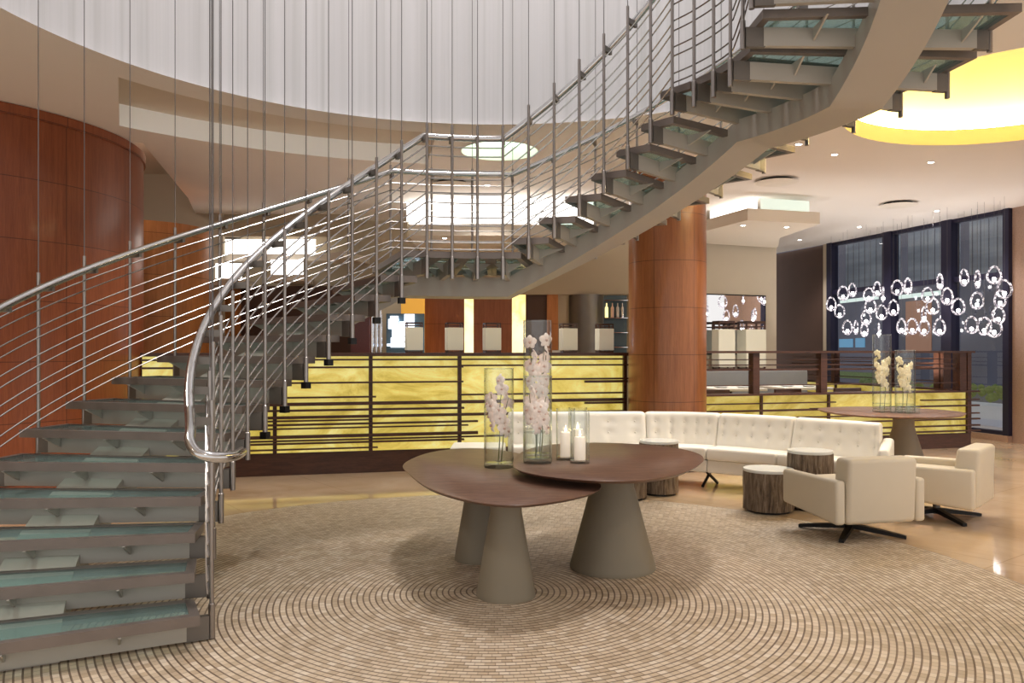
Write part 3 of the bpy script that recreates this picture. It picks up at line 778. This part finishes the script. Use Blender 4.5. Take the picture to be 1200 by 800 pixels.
for i, (x, y, rz, lab) in enumerate(((2.85, 11.55, 0, 'dark dining chair nearest the column behind the screen'), (3.9, 11.75, .3, 'dark dining chair in the middle behind the screen'), (4.9, 12.05, .2, 'dark dining chair farthest right behind the screen'))):
    if i == 0:
        dc = thing('dining_chair', lab, 'chair', (x, y, 0), rz, 'dark dining chairs')
        MB().box(-.22, .22, -.22, .22, .43, .49).build('seat', M['black'], dc, bevel=.015)
        MB().box(-.22, .22, -.24, -.19, .49, .90).build('backrest', M['dark_wood'], dc, bevel=.012)
        for a in (-.19, .19):
            for b in (-.19, .19): MB().box(a - .018, a + .018, b - .018, b + .018, 0, .43).build('leg', M['dark_wood'], dc)
    else:
        q = copy_tree(dc); q.location = (x, y, 0); q.rotation_euler = (0, 0, rz); q['label'] = lab
# mirror on angled wall
mp = Vector((3.3, 13.96, 0)); md = Vector((.9228, .3853, 0))
mr = thing('wall_mirror', 'wide frameless mirror on the beige wall right of the column reflecting the pendant lights', 'mirror', (mp.x, mp.y, 0), math.atan2(md.y, md.x))
MB().box(.02, 1.36, -.02, 0, 1.40, 2.42).build('glass', M['mirror'], mr)
MB().box(.0, 1.38, -.012, .0, 1.38, 2.44).build('backing', M['black'], mr)

# ------------------------------------------------------------------ ceiling fittings
DL = [(936, 169, H), (978, 181, H), (1091, 190, H), (1098, 247, H), (1007, 266, H), (937, 281, H), (871, 264, 3.30), (922, 266, 3.30), (829.5, 289.7, 3.30), (571, 217, H), (521, 279, 3.11), (415, 277, H), (262, 272, H)]
DLAB = ['small bright downlight just right of the stair posts', 'downlight left of the yellow dome edge', 'downlight below the yellow dome', 'downlight near the window top right of the round vent', 'downlight above the left end of the windows', 'downlight in front of the dark brown wall', 'downlight in the dropped ceiling left of centre', 'downlight in the dropped ceiling right of centre', 'downlight in the dropped ceiling touching the wood column', 'downlight on the ceiling behind the stair landing', 'downlight under the dropped ceiling behind the landing rails', 'downlight behind the inner stair balusters', 'downlight behind the left handrail']
spots = []
base = None
for (px, py, z), lab in zip(DL, DLAB):
    Y = (z - EYE) * F / (410 - py); X = (px - 600) / F * Y
    if base is None:
        base = thing('downlight', lab, 'ceiling light', (X, Y, z), 0, 'ceiling downlights')
        MB().lathe([(.055, -.004), (.035, -.004), (.035, .03)], 20, cap=False).build('trim_ring', M['vent'], base, smooth=True)
        MB().lathe([(0, -.002), (.034, -.002)], 16).build('lamp_face', M['lamp'], base)
    else:
        o = copy_tree(base); o.location = (X, Y, z); o['label'] = lab
    spots.append((X, Y, z))
vb = None
for px, py, z, lab in ((910, 213, H, 'round white ceiling vent disc above the dropped ceiling edge'), (1052.5, 240, H, 'round white ceiling vent disc above the windows'), (529, 216, H, 'round ceiling vent disc behind the stair landing rails')):
    Y = (z - .03 - EYE) * F / (410 - py); X = (px - 600) / F * Y
    if vb is None:
        vb = thing('ceiling_vent', lab, 'vent', (X, Y, z), 0, 'round ceiling vents')
        MB().lathe([(.0, -.045), (.26, -.045), (.275, -.039), (.26, -.033), (0, -.033)], 40).build('disc', M['vent'], vb, smooth=True)
        MB().lathe([(.20, -.033), (.20, -.001)], 32).build('neck', M['black'], vb, smooth=True)
    else:
        o = copy_tree(vb); o.location = (X, Y, z); o['label'] = lab

# ------------------------------------------------------------------ pendants
PX = [(974, 356), (988, 343.5), (999, 339.5), (984, 364.5), (993, 383.5), (1003, 383.5), (1028, 338.5), (1018, 345), (1035, 345), (1020, 358.5), (1015, 372), (1033, 366),
      (1047, 360.5), (1051.5, 337), (1064, 335), (1056.5, 382), (1069, 382), (1082.5, 368.5), (1087, 345.5), (1093, 358.5), (1101.5, 330), (1110, 347),
      (1083, 383), (1101, 383), (1130, 325), (1145.5, 327), (1123, 359), (1138.5, 380.5), (1153.5, 382), (1165, 322), (1177, 338.5), (1170, 369), (1145, 352), (1165, 384),
      (1013, 386), (1030, 387), (1172, 350)]
pend = None; placed = []; PEND = []
for i, (px, py) in enumerate(PX):
    best = None
    for tr_i in range(80):
        off = .28 + .80 * tr_i / 79
        P = WA + wn * off; k = (px - 600) / F
        u = (k * P.y - P.x) / (wd.x - k * wd.y); p = P + wd * u
        z = EYE + (410 - py) * p.y / F
        dmin = min([(Vector((p.x, p.y, z)) - q).length for q in placed] + [.5]) + random.random() * .04
        if best is None or dmin > best[0]: best = (dmin, p.copy(), z)
    _, p, z = best
    placed.append(Vector((p.x, p.y, z)))
    dirs = ['far left', 'left', 'middle', 'right', 'far right'][min(4, int((px - 970) / 43))]
    if pend is None:
        pend = thing('glass_pendant', '', 'pendant light', (0, 0, 0), 0, 'glass ring pendants by the window')
        ring = MB()
        pts = [(.092 * math.cos(a) * (1 - .16 * math.sin(a)), 0, .128 * math.sin(a)) for a in [2 * PI * q / 28 for q in range(28)]]
        ring.tube(pts, .016, 8, closed=True).build('glass_ring', M['pendant_glass'], pend, smooth=True)
        MB().lathe([(0, -.035), (.020, -.028), (.030, 0), (.020, .024), (0, .03)], 12, (0, 0, -.065)).build('bulb', M['bulb'], pend, smooth=True)
        wire0 = MB().lathe([(.0016, 0), (.0016, 1)], 5).build('wire', M['cable'], pend)
        o = pend
    else:
        o = copy_tree(pend)
    o.location = (p.x, p.y, z); o.rotation_euler = (0, 0, random.uniform(-1.25, 1.25))
    w = [c for c in o.children if c.name.startswith('wire')][0]
    w.location = (0, 0, .135); w.scale = (1, 1, H - z - .135)
    PEND.append((px, py, o))

ORD = ['first', 'second', 'third', 'fourth', 'fifth', 'sixth', 'seventh', 'eighth', 'ninth', 'tenth', 'eleventh', 'twelfth', 'thirteenth', 'fourteenth', 'fifteenth', 'sixteenth', 'seventeenth', 'eighteenth']
for row, lo, hi_ in (('upper', 0, 350), ('middle', 350, 374), ('lower', 374, 999)):
    for q, (px, py, o) in enumerate(sorted([t_ for t_ in PEND if lo <= t_[1] < hi_], key=lambda t_: t_[0])):
        o['label'] = '%s lit glass ring pendant from the left in the %s row by the dark windows' % (ORD[q], row)

# ------------------------------------------------------------------ sofa
Bp = [Vector(p + (0,)) for p in ((-.05, 9.03), (.75, 9.08), (1.5, 9.10), (1.95, 9.04), (2.32, 8.86), (2.98, 8.34), (3.54, 7.67))]
curve = catmull(Bp, 8)           # 6 segments * 8
def off(i, d):
    a = curve[max(i - 1, 0)]; b = curve[min(i + 1, len(curve) - 1)]; t_ = (b - a).normalized(); n_ = Vector((t_.y, -t_.x, 0))
    if i > 40: w_ = (i - 40) / 8; n_ = (n_ * (1 - w_) + Vector((-.50, -.866, 0)) * w_).normalized()
    return curve[i] + n_ * d
so = thing('sofa', 'long curved ivory leather sofa with button tufted back facing the tables', 'sofa', (0, 0, 0))
mods = [(0, 16), (16, 32), (32, 40), (40, 48)]
# end seat without back, to the left
MB().prism([(-.66, 8.48), (-.07, 8.51), (-.07, 9.02), (-.66, 8.98)], .30, .43).build('seat_cushion', M['leather'], so, bevel=.03)
MB().prism([(-.64, 8.52), (-.07, 8.55), (-.07, 9.0), (-.64, 8.96)], .17, .298).build('base', M['leather'], so, bevel=.012)
def offf(f, d):
    i = min(int(f), len(curve) - 2); w_ = f - i; return off(i, d) * (1 - w_) + off(i + 1, d) * w_
def strip(i0, i1, d0, d1):
    n_ = 8; fs_ = [i0 + (i1 - i0) * q / n_ for q in range(n_ + 1)]
    return [offf(f, d0) for f in fs_] + [offf(f, d1) for f in reversed(fs_)]
def inset(P, s=.994):
    c = sum(P, Vector()) / len(P); return [c + (p - c) * s for p in P]
prof = [(0.0, .30), (-.02, .55), (-.035, .725), (-.025, .748), (0, .76), (.05, .768), (.10, .762), (.125, .745), (.135, .72)] + [(.135 + .085 * q / 12, .72 - .28 * q / 12) for q in range(1, 13)] + [(.22, .40), (.22, .30)]
for a, b in mods:
    MB().prism(inset(strip(a, b, .02, .48)), .165, .298).build('base', M['leather'], so, bevel=.012)
    MB().prism(inset(strip(a, b, .14, .52)), .30, .43).build('seat_cushion', M['leather'], so, bevel=.03)
    NU = 60; vs = []; m_ = len(prof)
    for q in range(NU + 1):
        uu = q / NU; f = a + (b - a) * (.003 + .994 * uu)
        edge = .022 * (max(0, 1 - uu / .035) ** 2 + max(0, 1 - (1 - uu) / .035) ** 2)
        for (d_, z) in prof:
            dd, zz = d_, z
            if d_ > .03 and z > .43:
                dip = 0
                for zc in (.665, .545):
                    for c_ in range(5):
                        du = (uu - (c_ + .5) / 5) * 5 * .16; dz = z - zc
                        dip += .016 * math.exp(-(du * du + dz * dz) / .0011)
                for c_ in range(5):
                    du = (uu - (c_ + .5) / 5) * 5 * .16; dip += .005 * math.exp(-(du * du) / .0006)
                dd -= dip
            if z > .43:
                dd = dd - edge * (1 if d_ > .04 else -.6); zz = z - (edge * .8 if z > .74 else 0)
            p = offf(f, dd); vs.append((p.x, p.y, zz))
    fs = [(q * m_ + i, q * m_ + (i + 1) % m_, (q + 1) * m_ + (i + 1) % m_, (q + 1) * m_ + i) for q in range(NU) for i in range(m_)]
    fs += [tuple(range(m_ - 1, -1, -1)), tuple(NU * m_ + i for i in range(m_))]
    cu_ = MB().add(vs, fs).build('back_cushion', M['leather'], so, smooth=True, auto=50)
    for c_ in range(5):
        f = a + (b - a) * (c_ + .5) / 5
        for z, dd in ((.665, .138), (.545, .174)):
            p = offf(f, dd); p2 = offf(min(f + .5, 47.9), dd); t_ = p2 - p
            bt = MB().lathe([(0, -.003), (.008, -.002), (.010, 0), (.008, .004), (0, .006)], 10).build('button', M['leather'], cu_, smooth=True)
            bt.rotation_euler = (PI / 2, 0, math.atan2(t_.y, t_.x)); bt.location = (p.x, p.y, z)
e = curve[-1]; n_ = Vector((-.50, -.866, 0)); t_ = Vector((.866, -.50, 0))
pa = [e - n_ * .02, e + n_ * .47, e + n_ * .47 + t_ * .10, e - n_ * .02 + t_ * .10]
MB().add([Vector((p.x, p.y, .165)) for p in pa] + [Vector((p.x, p.y, z)) for p, z in zip(pa, (.625, .555, .555, .625))],
         [(3, 2, 1, 0), (4, 5, 6, 7), (0, 1, 5, 4), (1, 2, 6, 5), (2, 3, 7, 6), (3, 0, 4, 7)]).build('arm', M['leather'], so, bevel=.03)
for f in (1, 15, 31, 40, 46):
    p, q = offf(f, .12), offf(f, .43); r_, u_ = offf(f + .8, .12), offf(f + .8, .43)
    lg = MB().tube([(p.x, p.y, .165), (q.x, q.y, .012)], .016, 8).build('leg', M['black'], so, smooth=True)
    lg = MB().tube([(u_.x, u_.y, .165), (r_.x, r_.y, .012)], .016, 8).build('leg', M['black'], so, smooth=True)
for x, y in ((-.58, 8.58), (-.58, 8.9)): MB().tube([(x, y, .17), (x + .05, y, .0)], .016, 8).build('leg', M['black'], so, smooth=True)

# ------------------------------------------------------------------ swivel armchairs
def armchair(loc, rz, label):
    o = thing('swivel_armchair', label, 'armchair', loc, rz)
    W, Dp = .385, .37                      # faces local +y
    def arm(sg):
        x0, x1 = (sg * W, sg * (W - .085)); x0, x1 = min(x0, x1), max(x0, x1)
        pr = [(-Dp, .15), (-Dp, .485), (Dp, .475), (Dp, .20)]
        vs = [(x, y, z) for x in (x0, x1) for (y, z) in pr]
        MB().add(vs, [(0, 1, 2, 3), (7, 6, 5, 4), (0, 4, 5, 1), (1, 5, 6, 2), (2, 6, 7, 3), (3, 7, 4, 0)]).build('arm', M['leather_chair'], o, bevel=.028, seg=4)
    arm(-1); arm(1)
    w = W - .09
    vs = [(x, y, z) for x in (-w, w) for (y, z) in ((-Dp - .005, .15), (-Dp - .03, .645), (-Dp + .15, .645), (-Dp + .20, .15))]
    MB().add(vs, [(0, 1, 2, 3), (7, 6, 5, 4), (0, 4, 5, 1), (1, 5, 6, 2), (2, 6, 7, 3), (3, 7, 4, 0)]).build('backrest', M['leather_chair'], o, bevel=.035, seg=4)
    MB().box(-w, w, -Dp + .19, Dp - .01, .27, .42).build('seat', M['leather_chair'], o, bevel=.03)
    MB().box(-w, w, -Dp + .1, Dp - .04, .17, .265).build('seat_base', M['leather_chair'], o, bevel=.01)
    MB().lathe([(.09, .14), (.09, .168), (0, .168)], 20).build('swivel_plate', M['black'], o)
    MB().lathe([(.03, .03), (.03, .14)], 16).build('swivel_post', M['steel_dark'], o, smooth=True)
    for q in range(4):
        a = PI / 4 + q * PI / 2
        c_, s_ = math.cos(a), math.sin(a)
        l_ = MB(); pr = [(.0, .05, .085), (.0, .05, .03)]
        Mx = Matrix.Rotation(a, 4, 'Z')
        vs = [Mx @ Vector(v) for v in ((0, -.03, .085), (0, .03, .085), (0, .03, .045), (0, -.03, .045), (.40, -.018, .028), (.40, .018, .028), (.40, .018, .004), (.40, -.018, .004))]
        l_.add(vs, [(0, 1, 2, 3), (7, 6, 5, 4), (0, 4, 5, 1), (1, 5, 6, 2), (2, 6, 7, 3), (3, 7, 4, 0)]).build('base_arm', M['black'], o)
    return o
armchair((2.70, 6.40, 0), R_(12.5), 'cream leather swivel armchair seen from behind beside the bark stump tables')
armchair((3.71, 7.02, 0), R_(48.5), 'cream leather swivel armchair seen side-on, farthest right by the polished floor')

# ------------------------------------------------------------------ bark stump tables
def stump(x, y, r, h, label, seed, group='bark stump side tables'):
    o = thing('stump_table', label, 'side table', (x, y, 0), 0, group)
    rnd = random.Random(seed); n_ = 64; vs = []; ph = [rnd.uniform(0, 6.28) for _ in range(6)]
    zs = [.02 + (h - .045) * q / 10 for q in range(11)]
    for q, z in enumerate(zs):
        for i in range(n_):
            a = 2 * PI * i / n_
            rr = r * (1 + .03 * math.sin(3 * a + ph[0]) + .02 * math.sin(7 * a + ph[1]) + .012 * math.sin(17 * a + ph[2] + z * 3) + .012 * math.sin(29 * a + ph[3]) - .006 * math.sin(z * 30 + ph[4]))
            if abs((a - ph[5] + PI) % (2 * PI) - PI) < .05: rr *= .955
            vs.append((rr * math.cos(a), rr * math.sin(a), z))
    fs = [(q * n_ + i, q * n_ + (i + 1) % n_, (q + 1) * n_ + (i + 1) % n_, (q + 1) * n_ + i) for q in range(10) for i in range(n_)]
    fs += [tuple(range(n_ - 1, -1, -1)), tuple(10 * n_ + i for i in range(n_))]
    MB().add(vs, fs).build('trunk', M['bark'], o, smooth=True, auto=60)
    MB().lathe([(r * .86, 0), (r * .86, .02)], 32).build('foot', M['black'], o, smooth=True)
    MB().lathe([(0, h - .024), (r * 1.0, h - .024), (r * 1.01, h - .012), (r * 1.0, h), (0, h)], 48).build('top', M['white_top'], o, smooth=True, auto=30)
stump(2.33, 7.30, .222, .385, 'low bark stump table with white top in front, left of the armchair', 1)
stump(1.50, 8.18, .195, .54, 'tall bark stump table with white top before the sofa, left of the others', 2)
stump(2.752, 7.42, .198, .535, 'bark stump table with white top between the sofa and the armchair back', 5)
stump(1.12, 7.92, .20, .40, 'bark stump table mostly hidden behind the round table pedestal', 9)

# ------------------------------------------------------------------ pebble tables
def pebble(P, z, name, label, bases, th=.022):
    o = thing(name, label, 'table', (0, 0, 0))
    pts = catmull([p + (0,) for p in P], 8, closed=True)
    n_ = len(pts); c = sum(pts, Vector()) / n_
    def ringv(s, zz): return [Vector((c.x + (p.x - c.x) * s, c.y + (p.y - c.y) * s, zz)) for p in pts]
    vs = ringv(.965, z - th) + ringv(.995, z - .006) + ringv(1, z - .003) + ringv(.997, z)
    fs = [tuple(range(n_ - 1, -1, -1)), tuple(3 * n_ + i for i in range(n_))]
    for q in range(3): fs += [(q * n_ + i, q * n_ + (i + 1) % n_, (q + 1) * n_ + (i + 1) % n_, (q + 1) * n_ + i) for i in range(n_)]
    MB().add(vs, fs).build('table_top', M['table_wood'], o, smooth=True, auto=50)
    for (x, y, rb, rt) in bases:
        hh = z - th
        MB().lathe([(rb, 0), (rb * 1.005, .01), (rb * .99, .03), (rt * 1.06 + (rb - rt) * .05, hh * .70), (rt * 1.0, hh * .78), (rt * .98, hh * .86), (rt * 1.0, hh)], 56, (x, y, 0)).build('pedestal', M['base_paint'], o, smooth=True, auto=60)
    return o
TA = [(-.77, 5.72), (-.664, 5.21), (-.47, 4.67), (-.228, 4.32), (0, 4.19), (.227, 4.29), (.44, 4.52), (.53, 4.76), (.50, 5.1), (.34, 5.6), (.12, 6.15), (-.12, 6.52), (-.42, 6.6), (-.66, 6.32)]
TB = [(.005, 5.25), (.06, 4.93), (.25, 4.70), (.486, 4.58), (.734, 4.59), (.967, 4.78), (1.175, 5.13), (1.315, 5.5), (1.33, 5.83), (1.22, 6.14), (.946, 6.38), (.61, 6.45), (.268, 6.28), (.07, 5.85)]
pebble(TA, .65, 'pebble_table', 'lower pebble shaped walnut table on two taupe pedestals, left of the pair', [(-.036, 4.78, .175, .095), (-.225, 5.62, .175, .095)])
pebble(TB, .715, 'pebble_table', 'higher pebble shaped walnut table on one wide taupe pedestal overlapping the lower one', [(.676, 5.40, .285, .145)])
c = Vector((4.53, 9.66, 0))
TD = [(c.x + .80 * math.cos(a) * (1 + .06 * math.cos(3 * a)), c.y + .85 * math.sin(a)) for a in [2 * PI * q / 12 for q in range(12)]]
pebble(TD, .72, 'pebble_table', 'walnut table with flowers standing behind the sofa before the restaurant screen', [(4.68, 9.6, .27, .12)])

# ------------------------------------------------------------------ vases, orchids, candles
def vase(x, y, z, r, h, label, water=None):
    o = thing('glass_vase', label, 'vase', (x, y, z))
    MB().lathe([(r, .004), (r, h), (r - .005, h), (r - .006, .03)], 40, cap=False).build('cylinder', M['glass'], o, smooth=True, auto=60)
    MB().lathe([(0, 0), (r * .97, 0), (r, .006), (r, .026), (r * .94, .03), (0, .028)], 40).build('thick_base', M['glass_base'], o, smooth=True)
    MB().tube([((r - .0025) * math.cos(2 * PI * q / 40), (r - .0025) * math.sin(2 * PI * q / 40), h) for q in range(40)], .0032, 6, closed=True).build('rim', M['glass_base'], o, smooth=True)
    if water: MB().lathe([(0, .032), (r - .008, .032), (r - .008, water), (0, water)], 32).build('water', M['water'], o, smooth=True, auto=30)
    return o
def flower_mesh(mat, s=1.0):
    """five petals and a lip, facing +z, about 7 cm across"""
    pm = MB()
    for q in range(5):
        a = q * 2 * PI / 5 + PI / 2; w = .021 if q in (1, 4) else .015; L = .038
        Mx = Matrix.Rotation(a, 4, 'Z')
        rows = [(0, .004, 0), (.012, w * .8, .004), (.024, w, .004), (.034, w * .7, -.001), (L + .002, .002, -.006)]
        vs = []
        for (d_, ww, zz) in rows:
            for sg, zq in ((-1, -.004), (0, .002), (1, -.004)): vs.append(Mx @ Vector((d_ * s, sg * ww * s, (zz + zq) * s)))
        pm.add(vs, [(i * 3 + j, i * 3 + j + 1, i * 3 + 4 + j, i * 3 + 3 + j) for i in range(4) for j in range(2)])
    return pm
fl0 = {}
def orchid(x, y, z, height, lean, nfl, label, mat='petal', s=1.25, fork=True, seed=0, rad=.06, name='orchid_spray'):
    rnd = random.Random(seed)
    o = thing(name, label, 'flowers', (x, y, z))
    top_ = Vector((lean[0], lean[1], height))
    main = catmull([(0, 0, 0), (lean[0] * .1 + .008, lean[1] * .1, height * .33), (lean[0] * .5 - .006, lean[1] * .5, height * .68), tuple(top_)], 5)
    MB().tube(main, [.0042 - .0022 * i / len(main) for i in range(len(main))], 6).build('stem', M['stem'], o, smooth=True)
    stems = [main]
    if fork:
        b = main[6]
        br = catmull([tuple(b), (b.x - lean[0] * .6 - .02 * (1 if lean[0] >= 0 else -1), b.y, b.z + height * .2), (-lean[0] * .9 - .02 * (1 if lean[0] >= 0 else -1), -lean[1], height * .84)], 6)
        MB().tube(br, .0026, 6).build('side_stem', M['stem'], o, smooth=True); stems.append(br)
    for q in range(nfl):
        stm = stems[q % len(stems)]; f = .42 + .58 * (q // len(stems) + .5) / (nfl / len(stems))
        p = stm[min(len(stm) - 1, int(f * (len(stm) - 1)))]
        a = q * 2.4 + rnd.uniform(-.5, .5); out = Vector((math.cos(a), math.sin(a) - .5, rnd.uniform(-.2, .35))).normalized()
        pos = p + out * (.026 * s)
        # keep inside the vase radius
        rr = math.hypot(pos.x, pos.y)
        if rr > rad: pos.x *= rad / rr; pos.y *= rad / rr
        key = (mat, s)
        if key not in fl0:
            fo = flower_mesh(M[mat], s).build('flower', M[mat], o, smooth=True, auto=180)
            lp = MB().lathe([(0, 0), (.006 * s, .004 * s), (.007 * s, .012 * s), (.003 * s, .018 * s), (0, .018 * s)], 8).build('flower_lip', M['lip'] if mat == 'petal' else M['petal_cream'], fo, smooth=True)
            fl0[key] = (fo, lp)
        else:
            fo = inst(fl0[key][0], o); lp = inst(fl0[key][1], fo)
        fo.location = pos; fo.rotation_euler = out.to_track_quat('Z', 'Y').to_euler()
    return o
vase(-.091, 5.55, .65, .103, .68, 'medium clear glass cylinder vase with orchids on the lower table', .23)
vase(.175, 5.54, .715, .098, .945, 'tallest clear glass cylinder vase with orchids on the higher table', .20)
vase(.169, 5.31, .715, .096, .57, 'shorter clear glass cylinder vase standing in front of the tallest vase', .20)
orchid(-.095, 5.55, .685, .56, (.035, .0), 13, 'pink white orchid spray inside the medium vase on the lower table', seed=1, rad=.068)
orchid(-.075, 5.57, .685, .44, (.05, .01), 8, 'shorter orchid spray at the right inside the medium vase', seed=11, rad=.06)
orchid(.17, 5.55, .75, .80, (-.05, .0), 12, 'long orchid spray leaning left inside the tallest vase', seed=2, rad=.062)
orchid(.19, 5.53, .75, .78, (.04, 0), 11, 'long orchid spray leaning right inside the tallest vase', seed=3, rad=.05)
orchid(.155, 5.31, .75, .42, (-.04, .0), 9, 'short orchid spray leaning left inside the front vase', seed=4, rad=.055)
orchid(.19, 5.30, .75, .40, (.035, .0), 8, 'short orchid spray leaning right inside the front vase', seed=5, rad=.045)
def candle(x, y, z, ch, label, lab2):
    o = thing('hurricane_glass', label, 'candle holder', (x, y, z), 0, 'hurricane glasses with candles'); r, h = .065, .345
    MB().lathe([(r, .004), (r, h), (r - .004, h), (r - .005, .022)], 32, cap=False).build('cylinder', M['glass'], o, smooth=True, auto=60)
    MB().lathe([(0, 0), (r, 0), (r, .018), (0, .02)], 32).build('thick_base', M['glass_base'], o, smooth=True, auto=30)
    c_ = thing('pillar_candle', lab2, 'candle', (x, y, z + .021), 0, 'white pillar candles')
    MB().lathe([(0, 0), (.037, 0), (.038, .01), (.038, ch - .006), (.034, ch), (.02, ch - .012), (0, ch - .014)], 24).build('wax', M['candle'], c_, smooth=True, auto=40)
    MB().tube([(0, 0, ch - .014), (.001, 0, ch + .004)], .0012, 5).build('wick', M['black'], c_)
    MB().lathe([(0, 0), (.006, .006), (.0075, .014), (.004, .028), (0, .042)], 10, (0, 0, ch + .001)).build('flame', M['flame'], c_, smooth=True)
candle(.365, 5.46, .715, .165, 'clear hurricane glass at the left of the three, beside the vases', 'lit white pillar candle in the left hurricane glass')
candle(.448, 5.30, .715, .150, 'clear hurricane glass in front of the others, farthest right', 'lit white pillar candle in the front right hurricane glass')
candle(.455, 5.56, .715, .175, 'clear hurricane glass at the back of the three', 'lit white pillar candle in the back hurricane glass')
# far table vases
vase(4.43, 9.62, .72, .105, .92, 'tall glass vase of cream flowers on the far table', .1)
vase(4.66, 9.52, .72, .112, .735, 'shorter wide glass vase of cream flowers on the far table', .1)
for i, (x, y, h_, ln, n_, lab) in enumerate(((4.41, 9.62, .70, (-.04, 0), 22, 'left cream orchid spray in the tall far vase'), (4.45, 9.60, .62, (.04, 0), 20, 'right cream orchid spray in the tall far vase'),
                                    (4.63, 9.52, .62, (-.04, 0), 22, 'left cream orchid spray in the shorter far vase'), (4.68, 9.53, .56, (.04, 0), 20, 'right cream orchid spray in the shorter far vase'))):
    orchid(x, y, .755, h_, ln, n_, lab, 'petal_cream', 1.0, True, 20 + i, .08)
v0 = None
for i, (x, y) in enumerate(((4.34, 9.42), (4.44, 9.36), (4.54, 9.40), (4.63, 9.34), (4.72, 9.36), (4.58, 9.30))):
    if v0 is None:
        v0 = thing('votive_glass', '', 'candle holder', (x, y, .72), 0, 'small votive glasses on the far table')
        MB().lathe([(.032, .004), (.034, .09), (.030, .09), (.028, .012)], 20, cap=False).build('cup', M['glass_base'], v0, smooth=True, auto=60)
        MB().lathe([(0, 0), (.032, 0), (.032, .012), (0, .012)], 20).build('base', M['glass_base'], v0, smooth=True)
        o = v0
    else: o = copy_tree(v0); o.location = (x, y, .72)
    o['label'] = 'small clear votive glass, %s along the foot of the far table vases' % ['leftmost', 'second from left', 'third from left', 'third from right', 'rightmost', 'front one'][i]

# ------------------------------------------------------------------ lights
def spot(x, y, z, e, blend=.6, ang_=120, col=(1, .96, .91), r=.06):
    l = bpy.data.lights.new('spot', 'SPOT'); l.energy = e; l.spot_size = R_(ang_); l.spot_blend = blend; l.color = col; l.shadow_soft_size = r
    o = bpy.data.objects.new('spot', l); COL.objects.link(o); o.location = (x, y, z); return o
for (x, y, z) in spots: spot(x, y, z - .04, 90)
for (x, y) in ((-5.0, 2.0), (-3.6, 4.6), (4.0, 3.0), (5.8, 5.0), (6.6, 9.0), (2.2, 9.6), (-2.6, 8.6), (3.9, 10.2), (0.3, 10.6), (-.5, .6), (6.9, 2)):  # added ceiling spots without fittings, for general light
    spot(x, y, H - .04, 125)
for (x, y, z, e_) in ((6.3, 12.7, .9, 75), (5.2, 12.5, .9, 45), (3.3, 11.5, .95, 35), (6.5, 14.5, .9, 45), (4.9, 9.9, .2, 60), (-1.5, 10.6, 1.0, 15)):  # added uplights, hidden behind screen and furniture, to brighten the ceiling
    o = spot(x, y, z, e_, .8, 150); o.rotation_euler = (PI, 0, 0)
l = bpy.data.lights.new('upper_left', 'POINT'); l.energy = 30; l.shadow_soft_size = .1; l.color = (1, .93, .82)  # added fill lamp for the wall above the slab edge, no fitting
o = bpy.data.objects.new('upper_left_light', l); COL.objects.link(o); o.location = (-5.3, 10.2, 4.1)
l = bpy.data.lights.new('atrium', 'AREA'); l.shape = 'DISK'; l.size = 1.0; l.energy = 260; l.color = (1, .95, .92)
o = bpy.data.objects.new('atrium_light', l); COL.objects.link(o); o.location = (CX + .6, CY + .5, H + 5.5)
w = bpy.data.worlds.new('world'); sc.world = w; w.use_nodes = True
w.node_tree.nodes['Background'].inputs[0].default_value = (1, .975, .95, 1); w.node_tree.nodes['Background'].inputs[1].default_value = 1.0
sc.view_settings.view_transform = 'Standard'; sc.view_settings.look = 'None'; sc.view_settings.exposure = .10; sc.view_settings.gamma = .94
cy = sc.cycles
cy.max_bounces = 10; cy.diffuse_bounces = 4; cy.glossy_bounces = 4; cy.transmission_bounces = 6; cy.transparent_max_bounces = 32
cy.caustics_reflective = False; cy.caustics_refractive = False; cy.sample_clamp_indirect = 4
